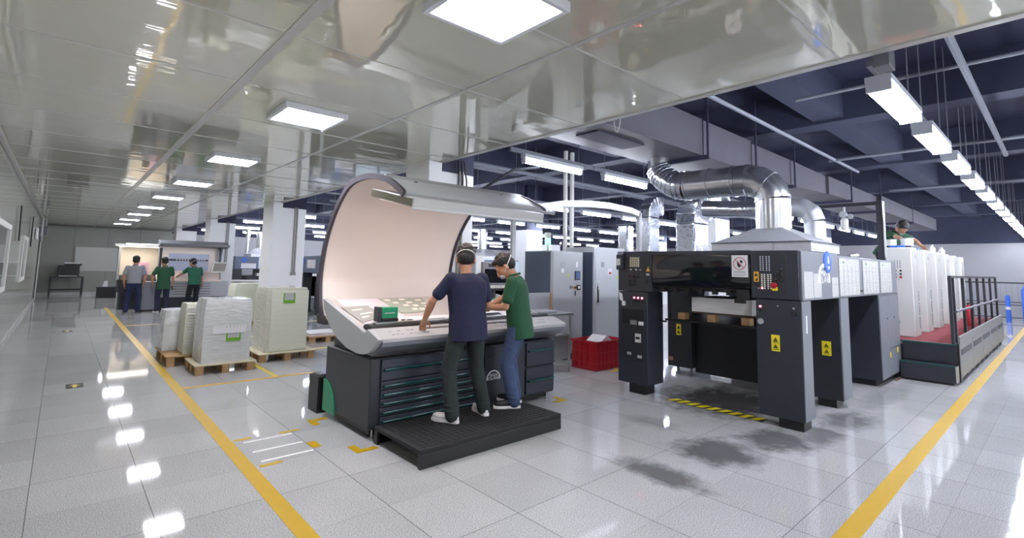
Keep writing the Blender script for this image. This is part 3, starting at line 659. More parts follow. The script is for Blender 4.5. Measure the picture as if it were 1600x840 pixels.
q = MB(); q.prism([(6.55, 1.80), (6.57, 1.80), (6.585, 1.72), (6.535, 1.72)], 'y', DY0-.024, DY0-.022).box(6.51, 6.61, DY0-.024, DY0-.022, 1.675, 1.685).box(6.525, 6.595, DY0-.024, DY0-.022, 1.655, 1.665)
q.build('mark', M_WLOGO, rb)
# legs
lr = MB().box(DX, 5.965, DY0, 2.315, .095, 1.312).build('leg', M_CHAR2, dl, bevel=.006)
MB().box(DX+.005, 5.97, DY0-.006, DY0+.006, .10, 1.31).build('leg_skin', M_GREYM, lr); MB().box(5.80, 5.83, DY0-.010, DY0-.006, .98, 1.16).build('label_strip', M_PAPER, lr)
MB().box(DX+.02, 5.94, 1.88, 2.12, 0, .095).build('foot', M_BLACK, lr)
ll = MB().box(DX, 6.08, 3.685, DY1, .12, 1.312).build('leg', M_CHAR2, dl, bevel=.006)
MB().box(DX+.02, 5.94, 3.74, 3.98, 0, .12).build('foot', M_BLACK, ll)
# instruments on the faces (x = DX)
def fb(m, y0, y1, z0, z1, d=.006): m.box(DX-d, DX, min(y0, y1), max(y0, y1), z0, z1)
def knob(m, y, z, r, d=.02): m.lathe((DX, y, z), [(r, 0), (r, -d), (r*.8, -d-.004)], 12, 'x')
p = MB(); fb(p, 3.72, 4.06, 1.37, 1.78, .004); fb(p, 3.63, 3.70, 1.38, 1.78, .004); pl = p.build('control_panel', M_CHAR, dl, bevel=.002)
q = MB()
for i in range(5):
    for j in range(5): fb(q, 3.80+.031*i, 3.82+.031*i, 1.645+.026*j, 1.663+.026*j, .010)
q.build('button_grid', mat('ivory_button', 'ded6b4', .4), pl)
q = MB()
for (y, z) in ((3.95, 1.51), (3.885, 1.51), (3.82, 1.505), (3.945, 1.455), (3.885, 1.455), (3.945, 1.405), (3.885, 1.405), (3.88, 1.605)): knob(q, y, z, .016)
q.build('knob', M_BLACK, pl)
q = MB(); knob(q, 3.915, 1.512, .010, .014); q.build('red_button', M_RED, pl)
q = MB(); knob(q, 3.925, 1.605, .009); knob(q, 3.845, 1.605, .010); fb(q, 3.77, 3.80, 1.60, 1.607); q.build('white_button', M_LED, pl)
q = MB(); q.prism([(3.695, 1.585), (3.635, 1.585), (3.665, 1.645)], 'x', DX-.008, DX-.004); q.build('warning_sign', M_SIGNO, pl)
q = MB(); q.box(DX-.0095, DX-.008, 3.662, 3.668, 1.605, 1.628); fb(q, 3.69, 3.684, 1.43, 1.47, .02); q.build('latch', M_BLACK, pl)
q = MB(); q.box(DX-.012, DX-.004, 3.645, 3.69, 1.53, 1.56); q.build('small_label', M_LGREY, pl)
q = MB(); q.box(DX-.05, DX, 4.04, 4.14, 1.60, 1.81).build('phone_box', M_CHAR, dl, bevel=.01); MB().box(DX-.054, DX-.05, 4.07, 4.13, 1.66, 1.75).build('white_switch', M_CREAM, dl, bevel=.003); MB().box(DX-.02, DX, 4.05, 4.14, 1.80, 1.848).build('socket', M_PIPE, dl)
# left leg: red switches, sheet pocket with papers, sockets
q = MB()
for y in (3.88, 3.82, 3.76): knob(q, y, 1.235, .013, .012)
q.build('red_lamp', M_LEDR, ll)
q = MB()
for y in (3.88, 3.82, 3.76): knob(q, y, 1.19, .015, .02)
q.build('knob', M_BLACK, ll)
q = MB(); q.box(DX-.004, DX, 3.73, 3.73+.33, .88, 1.08); q.build('pocket_recess', M_BLACK, ll)
q = MB(); q.box(DX-.012, DX, 3.71, 4.075, .86, .885); q.box(DX-.012, DX, 3.71, 3.73, .885, 1.085); q.box(DX-.012, DX, 4.06, 4.08, .885, 1.085); q.box(DX-.012, DX, 3.71, 4.08, 1.08, 1.095); q.build('pocket_rim', M_CHAR2, ll)
q = MB(); q.box(DX-.04, DX-.012, 3.83, 3.92, .885, .94); q.build('gauge', M_STEEL, ll); MB().box(DX-.03, DX-.012, 3.735, 3.80, .885, .93).build('paper_pad', M_PAPER, ll)
q = MB(); q.hexa([(DX-.012, 4.11, 1.20), (DX-.012, 4.05, 1.17), (DX-.008, 4.05, 1.17), (DX-.008, 4.11, 1.20), (DX-.012, 4.12, 1.30), (DX-.012, 4.07, 1.28), (DX-.008, 4.07, 1.28), (DX-.008, 4.12, 1.30)]); q.box(DX-.008, DX-.003, 4.02, 4.075, 1.12, 1.18); q.build('note_card', M_PAPER, ll)
q = MB(); fb(q, 3.72, 4.07, .42, .86, .003); dr = q.build('service_door', M_CHAR, ll, bevel=.002)
q = MB(); fb(q, 3.78, 3.86, .66, .77, .02); q.build('socket', M_CREAM, dr); MB().box(DX-.022, DX-.02, 3.79, 3.85, .70, .73).build('slot', M_BLACK, dr)
q = MB(); fb(q, 3.93, 3.99, .485, .52, .012); fb(q, 3.77, 3.83, .46, .495, .012); q.build('label_plate', M_LGREY, dr)
# right head and leg
q = MB(); fb(q, 1.99, 2.28, 1.385, 1.80, .004); pr = q.build('control_panel', M_CHAR, dl, bevel=.002)
q = MB()
for i in range(4):
    for j in range(8): fb(q, 2.245-.028*i-.008*(i > 1), 2.258-.028*i-.008*(i > 1), 1.62+.021*j, 1.634+.021*j, .008)
q.build('indicator_grid', mat('grey_button', 'aeb4bc', .4), pr)
q = MB()
for i in range(4):
    for j in range(8):
        if (i, j) == (0, 0): continue
        fb(q, 2.232-.028*i-.008*(i > 1), 2.247-.028*i-.008*(i > 1), 1.425+.021*j, 1.439+.021*j, .008)
q.build('button_grid', M_LED, pr)
q = MB(); fb(q, 2.228, 2.250, 1.424, 1.44, .009); q.build('red_lamp', M_LEDR, pr)
q = MB()
for (y, z) in ((2.045, 1.635), (2.105, 1.58), (2.045, 1.575), (2.105, 1.525), (2.045, 1.52)): knob(q, y, z, .020)
q.build('knob', M_BLACK, pr)
q = MB(); q.lathe((DX, 2.11, 1.465), [(.018, 0), (.018, -.02), (.034, -.022), (.032, -.04), (.01, -.045)], 16, 'x'); q.build('emergency_stop', M_RED, pr)
MB().box(DX-.03, DX-.004, 2.08, 2.13, 1.41, 1.45).build('stop_collar', M_SIGNY, pr)
q = MB(); fb(q, 2.272, 2.325, 1.50, 1.61); sg = q.build('warning_sticker', M_SIGNO, dl)
q = MB(); q.prism([(2.318, 1.56), (2.28, 1.56), (2.299, 1.60)], 'x', DX-.008, DX-.006); q.prism([(2.315, 1.51), (2.285, 1.51), (2.285, 1.55), (2.30, 1.53)], 'x', DX-.008, DX-.006); q.build('pictogram', M_INKD, sg)
q = MB(); knob(q, 2.275, 1.43, .010, .01); q.build('screw', M_STEEL, dl)
MB().hexa([(DX-.006, 2.31, 1.49), (DX-.006, 2.28, 1.45), (DX-.001, 2.28, 1.45), (DX-.001, 2.31, 1.49), (DX-.006, 2.318, 1.485), (DX-.006, 2.288, 1.445), (DX-.001, 2.288, 1.445), (DX-.001, 2.318, 1.485)]).build('wire', M_BLACK, dl)
q = MB(); knob(q, 2.265, 1.235, .012, .012); q.build('red_lamp', M_LEDR, lr)
q = MB(); knob(q, 2.265, 1.195, .018); knob(q, 1.93, 1.175, .02, .03); q.build('knob', M_BLACK, lr)
q = MB(); knob(q, 2.085, 1.25, .010, .01); knob(q, 1.93, 1.235, .012, .01); q.build('screw', M_STEEL, lr)
q = MB(); q.lathe((DX, 2.268, 1.075), [(.032, 0), (.032, -.004)], 20, 'x'); q.build('round_label', M_LGREY, lr)
def warn(parent, x, y, z, w_=.075, h=.15, face='x'):
    m = MB(); m.box(x-.003, x, y-w_/2, y+w_/2, z-h/2, z+h/2); s = m.build('warning_sticker', M_SIGNY, parent)
    g = MB()
    for dz_ in (.035, -.035):
        g.prism([(y-.026, z+dz_-.02), (y+.026, z+dz_-.02), (y, z+dz_+.025)], 'x', x-.0042, x-.003); g.box(x-.0042, x-.003, y-.03, y+.03, z+dz_-.033, z+dz_-.027)
    g.build('pictogram', mat('sticker_print', '5a5210', .5), s); return s
warn(lr, DX-.001, 2.12, .86, .085, .17)
# the three-block pallet of sheets held under the guard
pal = thing('delivery_pallet', 'wooden pallet board on blocks raised inside the press delivery', 'pallet', (6.4, 3.0, .96))
MB().box(6.12, 6.9, 2.46, 3.3, 1.065, 1.086).build('board', mat('dark_wood', '4f4134', .7), pal)
for y in (3.40, 3.0, 2.58): MB().box(6.05, 6.16, y-.05, y+.05, .975, 1.06).build('block', M_WOOD, pal, bevel=.003)
pile = thing('sheet_pile', 'white pile of printed sheets under the smoked guard of the press', 'paper pile', (6.4, 2.95, 1.085))
MB().box(6.10, 6.8, 2.52, 3.28, 1.088, 1.27).build('sheets', print_material('sheet_edges', 'e3e3e4', 'b9b9bd', 3, 260, .5), pile)
lift = MB().box(6.02, 7.0, 2.36, 3.62, .945, .972).build('lift_plate', M_BLACK, dl)
q = MB(); q.tube([(6.02, 3.6, .93), (6.02, 4.05, .95)], .012, 8); q.tube([(6.1, 3.6, .95), (6.1, 3.6, 1.4)], .018, 8); q.build('chain_guide', M_BLACK, dl)
# dark inner body under the lift
ib = MB().box(7.26, 7.7, 3.92, 4.32, .12, 1.30).build('inner_cabinet', M_CHAR, dl, bevel=.006)
q = MB(); q.box(7.257, 7.26, 4.09, 4.17, .605, .775); s = q.build('warning_sticker', M_SIGNY, ib); q = MB(); q.prism([(4.10, .63), (4.16, .63), (4.13, .68)], 'x', 7.2555, 7.257).prism([(4.10, .70), (4.16, .70), (4.13, .75)], 'x', 7.2555, 7.257); q.build('pictogram', M_INKD, s)
MB().box(7.256, 7.26, 4.235, 4.305, .20, .26).build('copper_plate', mat('copper_plate', 'b07a5e', .5), ib)
q = MB(); q.box(7.37, 7.6, 2.34, 3.92, .06, .94); q.box(7.36, 7.37, 2.75, 2.9, .1, .3); q.build('inner_body', mat('dark_recess_tone', '1c1d20', .5), dl)  # near-black body filling the recess under the lift
for fx, fy in ((7.35, 4.2), (7.4, 4.0)): MB().lathe((fx, fy, 0), [(.04, 0), (.04, .03), (.02, .04), (.02, .13)], 10).build('foot', M_GREYM, ib)

# ------------------------------------------------------------------ press middle units behind the delivery
mu = thing('press_unit', 'grey and charcoal middle units of the press with three white posters on the side', 'printing press', (8.5, 3.0, 0))
up = MB().box(6.985, 10.1, DY0+.01, 4.1, 1.31, 1.825).build('upper_housing', M_GREYM, mu, bevel=.006)
for (x0, x1) in ((7.05, 7.92), (8.10, 8.92), (9.04, 9.72)):
    pz_ = 1.795
    ps = MB().box(x0, x1, DY0+.002, DY0+.008, 1.335, pz_).build('poster', M_POST, up)
    q = MB(); q.box(x0+.14, x0+.21, DY0, DY0+.002, pz_-.06, pz_-.035).build('green_mark', mat('poster_green', '5d8a5a', .6), ps)
    q = MB()
    for k in (1, 2): q.box(x0+.02, x1-.02, DY0+.0005, DY0+.002, 1.335+.153*k, 1.339+.153*k)
    for k in range(1, 5): q.box(x0+(x1-x0)*k/5-.002, x0+(x1-x0)*k/5+.002, DY0+.0005, DY0+.002, 1.36, 1.72)
    q.build('ruled_lines', mat('faint_grey_rule', '8b8b8a', .6), ps)
MB().box(7.96, 8.06, DY0+.004, DY0+.010, 1.37, 1.395).build('black_tag', M_INKD, up)
MB().box(7.0, 7.36, DY0+.006, 2.32, .10, 1.308).build('pier', M_CHAR, mu, bevel=.006)
MB().box(7.03, 7.36, DY0+.002, DY0+.008, .105, 1.308).build('pier_skin', M_GREYM, mu)
MB().box(7.05, 7.3, 1.95, 2.15, 0, .1).build('foot', M_BLACK, mu)
warn(mu, 6.999, 2.02, .70, .10, .17)
lo = MB().box(8.86, 10.1, DY0+.006, 4.05, .085, 1.308).build('lower_housing', M_CHAR2, mu, bevel=.006)
for (x0, x1, z0, z1) in ((8.885, 9.42, .10, 1.29), (9.43, 10.08, .50, 1.29), (9.43, 10.08, .10, .49)): MB().box(x0, x1, DY0, DY0+.006, z0, z1).build('side_door', M_GREYM, lo, bevel=.003)
q = MB(); q.lathe((9.75, DY0, .95), [(.016, 0), (.016, -.006)], 10, 'y').lathe((9.3, DY0, .95), [(.014, 0), (.014, -.006)], 10, 'y').build('lock', M_BLACK, lo)
q = MB(); q.box(9.36, 9.42, DY0-.003, DY0, .37, .45).box(9.83, 9.90, DY0-.003, DY0, .40, .48).build('warning_sticker', M_SIGNY, lo)
MB().box(8.9, 10.05, 1.95, 4.0, 0, .085).build('plinth', M_BLACK, mu)
MB().box(9.6, 9.9, DY0-.02, DY0+.002, 0, .02).build('drip_tray', mat('brown_tray', '6c5647', .6), mu)
# mid-press catwalk body that the printing units sit on
body = tag(MB().box(10.12, 17.2, 2.15, 4.0, .0, 1.15).build('press_bed', M_GREYM, bevel=.01), 'grey bed of the press behind the white towers and red platform', 'printing press')

# ------------------------------------------------------------------ printing units: white side towers
tw = thing('printing_tower', '', 'printing press', (10.7, 1.76, .576), 'white side towers of the press')
MB().box(10.7, 11.2, 1.76, 2.14, .576, 2.08).build('side_panel', M_CREAM, tw, bevel=.012)
MB().box(10.72, 11.18, 1.755, 1.761, .60, 2.05).build('cover_sheet', mat('warm_white_paint', 'a5a5a1', .4), tw, bevel=.002)
q = MB()
for k, z in enumerate((1.32, 1.27, 1.23, 1.19, 1.12, 1.07, 1.03, .99, .95, .88, .84, .80, .76, .72)): q.box(11.055, 11.10, 1.751, 1.755, z-.013, z+.011)
q.build('small_lettering', mat('dark_grey_print', '55555a', .6), tw)
MB().lathe((11.0, 1.755, 1.93), [(.035, 0), (.035, -.003)], 16, 'y').build('round_mark', mat('faint_grey_rule', '8b8b8a', .6), tw)
MB().box(10.72, 11.18, 2.14, 3.9, 1.15, 1.75).build('cylinder_housing', M_LGREY, tw, bevel=.01)
tower_labels = ['white press tower next to the charcoal unit, the one with black and red buttons', 'white press tower second along the red platform', 'white press tower third along the red platform', 'white press tower fourth along the red platform', 'white press tower fifth along the red platform', 'white press tower at the far end of the red platform']
tw['label'] = tower_labels[0]
for k in range(1, 6): copy_tree(tw, (10.7+1.17*k, 1.76, .576), tower_labels[k])
# button panel only on the first tower
q = MB(); q.box(10.697, 10.70, 1.86, 2.04, 1.55, 1.88); bp_ = q.build('button_panel', M_CREAM, tw)
q = MB()
for y in (1.915, 1.985):
    for z in (1.68, 1.625): q.lathe((10.697, y, z), [(.016, 0), (.016, -.02)], 12, 'x')
q.build('black_button', M_BLACK, bp_)
q = MB()
for y in (1.915, 1.985): q.lathe((10.697, y, 1.57), [(.018, 0), (.018, -.02)], 12, 'x')
q.build('red_button', M_RED, bp_)
q = MB()
for y in (1.92, 1.955, 1.99): q.box(10.695, 10.697, y-.006, y+.006, 1.72, 1.86)
q.build('printed_scale', M_INK, bp_)
q = MB(); q.box(10.64, 10.70, 1.96, 2.10, .78, .84).build('grip_bar', M_PIPE, tw, bevel=.01)
t = thing('top_rail', 'blue plastic rail along the tops of the white press towers', 'rail', (13.8, 2.0, 2.08))
MB().box(10.75, 17.0, 1.95, 2.02, 2.083, 2.115).build('rail', M_BLUE, t, bevel=.006)
for k in range(6): MB().box(10.85+1.17*k, 11.05+1.17*k, 1.88, 2.08, 2.08, 2.12).build('clip', M_BLUE, t, bevel=.004)
for i, (x, y, r, h, lb) in enumerate(((10.95, 2.08, .085, .10, 'white round ink tin on top of the first press tower, farther in'), (11.02, 1.86, .09, .12, 'larger white ink tin on the first press tower, beside the blue rail'))):
    t = thing('ink_tin', lb, 'tin', (x, y, 2.08+(.04 if i else 0)), 'ink tins on the first tower')
    z = 2.12; MB().lathe((x, y, z), [(r, 0), (r, h), (r*.9, h+.004)], 20).build('tin', M_CREAM, t); MB().lathe((x, y, z+h), [(r*1.04, 0), (r*1.04, .014)], 20).build('lid', M_LGREY, t)
    MB().box(x-.06, x+.06, y-.06, y+.06, 2.08 if i else 2.08, 2.121).build('stand', M_CHAR, t)
for i, (x, lb) in enumerate(((13.25, 'white bottle standing on the third press tower'), (14.42, 'white bottle standing on the fourth press tower'))):
    t = thing('bottle', lb, 'bottle', (x, 1.84, 2.08), 'bottles on the towers')
    MB().lathe((x, 1.84, 2.08), [(.06, 0), (.06, .08), (.03, .11), (.025, .13)], 16).build('bottle_body', M_CREAM, t); MB().lathe((x, 1.84, 2.21), [(.028, 0), (.028, .03)], 12).build('cap', M_LGREY, t)
# frame post and bar over the press
t = thing('hoist_frame', 'dark upright post and overhead bar over the press behind the posters', 'frame', (10.35, 2.1, 1.8))
MB().box(10.30, 10.40, 2.05, 2.14, 1.15, 2.86).box(10.32, 10.38, 2.14, 3.6, 2.80, 2.86).box(10.32, 10.38, 3.52, 3.60, 1.15, 2.86).build('post', M_CHAR, t, bevel=.004); MB().tube([(10.28, 2.03, 1.9), (10.28, 2.03, 2.84)], .016, 8).build('conduit', M_STEEL, t)
t = thing('air_regulator', 'white cylinder gauge hanging from the overhead bar above the press', 'gauge', (10.35, 2.55, 2.8))
MB().lathe((10.35, 2.62, 2.38), [(.05, 0), (.06, .02), (.06, .18), (.04, .22)], 16).build('cylinder', M_CREAM, t); MB().lathe((10.30, 2.62, 2.66), [(.06, 0), (.06, -.04)], 18, 'x').tube([(10.35, 2.62, 2.6), (10.35, 2.62, 2.82)], .02, 8).lathe((10.33, 2.52, 2.62), [(.045, 0), (.045, -.04)], 16, 'x').build('gauge', M_LGREY, t)

# ------------------------------------------------------------------ platform with red carpet, steps, grey skirts, railing
t = thing('press_platform', 'raised platform with red carpet, grey skirting and steps beside the press towers', 'platform', (13.8, 1.6, 0))
MB().box(10.14, 17.7, 1.22, 2.145, .50, .565).build('deck', M_GREYM, t); MB().box(10.16, 17.7, 1.24, 2.14, .565, .575).build('carpet', M_CARPET, t)
MB().box(10.12, 10.16, 1.19, 1.84, .29, .56).build('riser', M_CHAR, t); MB().box(10.10, 10.16, 1.19, 1.84, .555, .578).build('nosing', M_TEAL, t)
s = MB().box(9.88, 10.12, 1.19, 1.84, .03, .275).build('step', M_CHAR, t, bevel=.006); MB().box(9.87, 9.92, 1.19, 1.84, .265, .285).build('nosing', M_TEAL, s); MB().box(9.89, 10.12, 1.178, 1.192, .04, .27).build('step_end', M_STEEL, s)
MB().box(9.9, 10.1, 1.22, 1.8, 0, .03).build('toe_gap', M_BLACK, t)
for k in range(5):
    x0 = 10.25+k*1.49; p_ = MB().box(x0, x0+1.46, 1.165, 1.20, .07, .565).build('skirt_panel', mat('grey_skirt_paint', '80817f', .4, .2, noise=.1), t, bevel=.006)
    q = MB(); q.box(x0+.10, x0+1.30, 1.160, 1.166, .40, .49).build('vent', M_CHAR, p_)
    MB().box(x0+.2, x0+.5, 1.2, 1.3, 0, .07).box(x0+1.0, x0+1.3, 1.2, 1.3, 0, .07).build('support', M_CHAR, t)
MB().box(10.16, 10.22, 1.165, 1.215, .02, .58).build('corner_post', M_BLACK, t)
MB().box(10.3, 17.6, 1.166, 1.19, .565, .68).build('toe_board', MATS['grey_skirt_paint'], t)
MB().box(17.75, 18.2, 1.25, 1.8, 0, .35).build('end_step', MATS['grey_skirt_paint'], t, bevel=.01)
t = thing('guard_railing', 'dark metal guard railing along the outer edge of the red platform', 'railing', (13.6, 1.21, .575))
xs = [9.95+.2, 10.45, 11.55, 12.55, 13.6, 14.75, 16.0, 17.3]
for x in xs: MB().box(x-.028, x+.028, 1.205, 1.245, .575, 1.58).build('post', M_CHAR, t)
MB().box(xs[0], xs[-1]+.03, 1.205, 1.245, 1.575, 1.61).build('top_rail', M_CHAR, t); MB().tube([(xs[1]-.1, 1.195, 1.06), (xs[-1], 1.195, 1.06)], .020, 8).build('mid_rail', M_DUCT, t)
t = thing('red_cylinder', 'slim red cylinder standing on the red platform beyond the towers', 'cylinder', (14.3, 1.45, .575))
MB().lathe((14.3, 1.45, .575), [(.055, 0), (.055, .36), (.03, .42), (.02, .45)], 14).build('body', M_RED, t); MB().box(14.27, 14.33, 1.43, 1.47, 1.02, 1.05).build('valve', M_BLACK, t)

# ------------------------------------------------------------------ extraction hood and bright pipework
hd = thing('extraction_hood', 'silver pyramid extraction hood with a fat bent pipe on top of the delivery', 'hood', (6.8, 2.5, 1.85))
hx0, hx1, hy0, hy1 = 6.3, 7.35, 1.93, 3.1
q = MB(); q.box(hx0, hx1, hy0, hy1, 1.852, 1.965)
pc = (6.72, 2.48); a = .17
q.hexa([(hx0-.005, hy0-.005, 1.965), (hx1+.005, hy0-.005, 1.965), (hx1+.005, hy1+.005, 1.965), (hx0-.005, hy1+.005, 1.965), (pc[0]-a, pc[1]-a, 2.16), (pc[0]+a, pc[1]-a, 2.16), (pc[0]+a, pc[1]+a, 2.16), (pc[0]-a, pc[1]+a, 2.16)])
q.build('hood_body', M_GALVM, hd, bevel=.004)
q = MB(); q.box(hx0-.008, hx0, hy0+.4, hy0+.41, 1.85, 1.965).tube([(hx0-.008, hy0-.008, 1.967), (hx0-.008, hy1, 1.967)], .008, 6).tube([(hx0-.008, hy0-.008, 1.967), (hx1, hy0-.008, 1.967)], .008, 6).build('seam', M_GALV, hd)
r_ = .205
MB().lathe((*pc, 2.15), [(r_, 0), (r_, .13), (r_+.01, .13), (r_+.01, .14), (r_, .14), (r_, .27), (r_+.01, .27), (r_+.01, .28), (r_, .28), (r_, .38)], 28).build('riser_pipe', M_GALV, hd)
# segmented elbow toward +y then duct run
path = [(pc[0], pc[1], 2.53), (pc[0], pc[1]+.015, 2.62), (pc[0], pc[1]+.07, 2.71), (pc[0]-.01, pc[1]+.17, 2.78), (pc[0]-.02, pc[1]+.29, 2.815), (pc[0]-.03, pc[1]+.42, 2.82)]
MB().tube(path, r_+.003, 26).build('elbow', M_GALV, hd)
q = MB()
for k in (0, 2, 4):
    a_, b_ = Vector(path[k]), Vector(path[k+1]); q.tube([a_, a_+(b_-a_).normalized()*.02], r_+.012, 26)
q.build('elbow_seam', M_GALV, hd)
e0, e1 = Vector(path[-1]), Vector((6.66, 3.62, 2.83))
q = MB(); q.tube([e0, e1], r_, 26)
for t_ in (.05, .5, .95):
    p = e0.lerp(e1, t_); q.tube([p, p+Vector((0, .025, 0))], r_+.012, 26)
q.build('duct_run', M_GALV, hd)
fl = [(6.66, 3.62, 2.83), (6.66, 3.80, 2.86), (6.66, 3.95, 2.95), (6.66, 4.05, 3.05), (6.66, 4.1, 3.14)]
q = MB(); q.tube(fl, [r_, r_*.98, r_*.94, r_*.86, r_*.8], 22)
for k in range(10):
    t_ = k/9*3.8; a_ = Vector(fl[int(t_)]).lerp(Vector(fl[min(4, int(t_)+1)]), t_-int(t_)); d_ = (Vector(fl[min(4, int(t_)+1)])-Vector(fl[int(t_)])).normalized(); q.tube([a_, a_+d_*.02], r_*(1.05-.045*t_), 22)
q.build('flexible_duct', M_FOIL, hd)
MB().tube([(6.66, 4.1, 3.12), (6.66, 4.1, 3.298)], .15, 20).build('collar', M_GALV, hd)
hd2 = thing('exhaust_pipe', 'smaller silver bent exhaust pipe behind the pyramid hood', 'pipe', (9.3, 2.9, 1.83))
MB().lathe((9.2, 2.75, 1.83), [(.30, 0), (.22, .12), (.155, .22), (.155, .55), (.165, .55), (.165, .57), (.155, .57), (.155, .62)], 22).build('cone_base', M_GALVM, hd2)
q = MB(); pp = [(9.2, 2.75, 2.45), (9.2, 2.80, 2.60), (9.2, 2.93, 2.70), (9.2, 3.15, 2.73)]
for p0, p1 in zip(pp, pp[1:]): q.tube([p0, p1], .158, 18)
for p0 in pp[1:3]: q.ell(p0, (.158,)*3, seg=18)
q.build('elbow', M_GALVM, hd2); MB().tube([(9.2, 3.15, 2.73), (9.15, 3.9, 2.74), (9.1, 4.6, 2.8)], .155, 18).build('flexible_duct', M_FOIL, hd2)
q = MB(); q.box(9.9, 10.3, 2.3, 2.5, 1.826, 1.86).tube([(9.8, 2.45, 1.9), (10.1, 2.4, 1.92)], .04, 8); q.build('fittings', M_STEEL, hd2)
hd3 = thing('exhaust_pipe', 'slim silver pipe elbow high up behind the fat riser pipe', 'pipe', (10.4, 4.8, 3))
MB().tube([(10.3, 4.8, 4.597), (10.3, 4.8, 3.4), (10.36, 4.8, 3.2), (10.5, 4.8, 3.05), (10.75, 4.8, 2.95), (11.1, 4.8, 2.92), (12.3, 4.8, 2.94)], .10, 16).build('pipe', M_GALV, hd3)
MB().tube([(11.1, 4.8, 2.92), (11.12, 4.8, 2.92)], .112, 16).tube([(12.3, 4.8, 2.94), (12.32, 4.8, 2.94)], .13, 16).build('collar', M_GALVM, hd3)
def foil_duct(label, x, y, w_, dp, ztop, bend):
    t = thing('foil_duct', label, 'duct', (x, y, 0), 'foil wrapped ducts behind the press')
    q = MB(); q.box(x, x+w_, y, y+dp, 0, ztop); q.build('riser', M_FOIL, t, bevel=.03)
    if bend:
        q = MB(); N = 5
        for k in range(N):
            a0, a1 = R(90*k/N), R(90*(k+1)/N); r0 = .06; r1 = r0+w_; cx = x+w_+r0
            P = [(cx-r1*math.cos(a0), ztop+r1*math.sin(a0)), (cx-r0*math.cos(a0), ztop+r0*math.sin(a0)), (cx-r0*math.cos(a1), ztop+r0*math.sin(a1)), (cx-r1*math.cos(a1), ztop+r1*math.sin(a1))]
            q.hexa([(px_, y, pz__) for px_, pz__ in P] + [(px_, y+dp, pz__) for px_, pz__ in P])
        q.box(x+w_+.06, x+w_+.06+bend, y, y+dp, ztop+.06, ztop+.06+w_); q.build('bend', M_FOIL, t, bevel=.01)
    q = MB()
    for k in range(1, int(ztop/.42)+1): q.box(x-.008, x+w_+.008, y-.008, y+dp+.008, .42*k, .42*k+.025)
    q.build('tape_band', M_GALV, t)
foil_duct('tall foil wrapped square duct behind the smoked guard, beside the arched rail post', 8.98, 5.75, .40, .24, 2.72, .12)
foil_duct('narrow foil wrapped duct partly hidden by the arched rail post', 9.44, 6.6, .24, .26, 2.62, 0)
foil_duct('foil wrapped square duct with a bent top just before the pyramid hood', 9.42, 4.98, .58, .42, 2.58, .15)
# white sign on the smoked guard
t = thing('prohibition_sign', 'white notice with a red ring and crossed black hand on the smoked guard', 'sign', (DX, 2.47, 1.67))
MB().box(DX-.012, DX-.007, 2.385, 2.565, 1.545, 1.79).build('board', M_PAPER, t)
q = MB(); N = 28; cy, cz = 2.475, 1.695
for k in range(N):
    a0, a1 = 2*math.pi*k/N, 2*math.pi*(k+1)/N
    P = [(cy+r*math.cos(a_), cz+r*math.sin(a_)) for r, a_ in ((.064, a0), (.072, a0), (.072, a1), (.064, a1))]
    q.hexa([(DX-.012, *p) for p in P]+[(DX-.0135, *p) for p in P])
q.prism([(cy+.048, cz+.042), (cy+.042, cz+.048), (cy-.048, cz-.042), (cy-.042, cz-.048)], 'x', DX-.0135, DX-.012)
q.build('red_ring', mat('dull_red_print', 'b5525a', .5), t)
q = MB(); q.prism([(cy-.005, cz+.04), (cy-.035, cz+.035), (cy-.03, cz+.005), (cy-.005, cz+.01)], 'x', DX-.013, DX-.012); q.prism([(cy+.0, cz+.0), (cy-.015, cz-.03), (cy+.01, cz-.045), (cy+.025, cz-.02), (cy+.03, cz+.02), (cy+.02, cz+.02)], 'x', DX-.013, DX-.012); q.build('pictogram', M_INKD, t)
q = MB(); q.box(DX-.013, DX-.012, 2.41, 2.54, 1.597, 1.606).box(DX-.013, DX-.012, 2.40, 2.55, 1.575, 1.579).box(DX-.013, DX-.012, 2.41, 2.55, 1.563, 1.567); q.build('text_line', M_INK, t)
# ------------------------------------------------------------------ cabinets, cart, crate behind the console
t = thing('electrical_cabinet', 'light grey electrical cabinet with dark side panel, display and switches', 'cabinet', (6.75, 6.4, 0))
MB().box(6.33, 7.17, 6.0, 6.68, .1, 1.91).build('body', M_LGREY, t, bevel=.008); MB().box(6.36, 7.14, 6.04, 6.64, 0, .1).build('plinth', M_BLACK, t)
MB().box(6.318, 6.33, 6.03, 6.65, .35, 1.89).build('side_panel', mat('slate_panel', '454f60', .35), t)
d_ = MB().box(6.36, 7.14, 5.985, 6.0, .14, 1.88).build('door', M_LGREY, t, bevel=.004)
q = MB(); q.box(6.93, 7.07, 5.975, 5.985, 1.40, 1.56).build('display_frame', M_BLACK, d_); MB().box(6.945, 7.055, 5.972, 5.975, 1.415, 1.545).build('screen', mat('blue_grey_screen', '5b6f8f', .15), d_)
q = MB(); q.box(6.95, 7.01, 5.978, 5.985, 1.63, 1.73).build('meter_label', M_PAPER, d_)
q = MB(); q.lathe((6.93, 5.985, 1.265), [(.03, 0), (.03, -.012)], 16, 'y'); q.build('yellow_ring', M_SIGNO, d_)
q = MB(); q.box(6.98, 7.08, 5.97, 5.985, 1.22, 1.31); q.lathe((6.93, 5.973, 1.265), [(.016, 0), (.016, -.02)], 12, 'y'); q.build('main_switch', M_BLACK, d_); MB().box(7.005, 7.055, 5.965, 5.97, 1.245, 1.29).build('switch_label', M_PAPER, d_)
q = MB(); q.box(6.80, 6.81, 5.975, 5.985, 1.24, 1.30).box(6.85, 6.86, 5.975, 5.985, 1.25, 1.29); q.tube([(6.93, 5.97, 1.2), (6.93, 5.965, 1.12)], .01, 6); q.build('key', M_BLACK, d_)
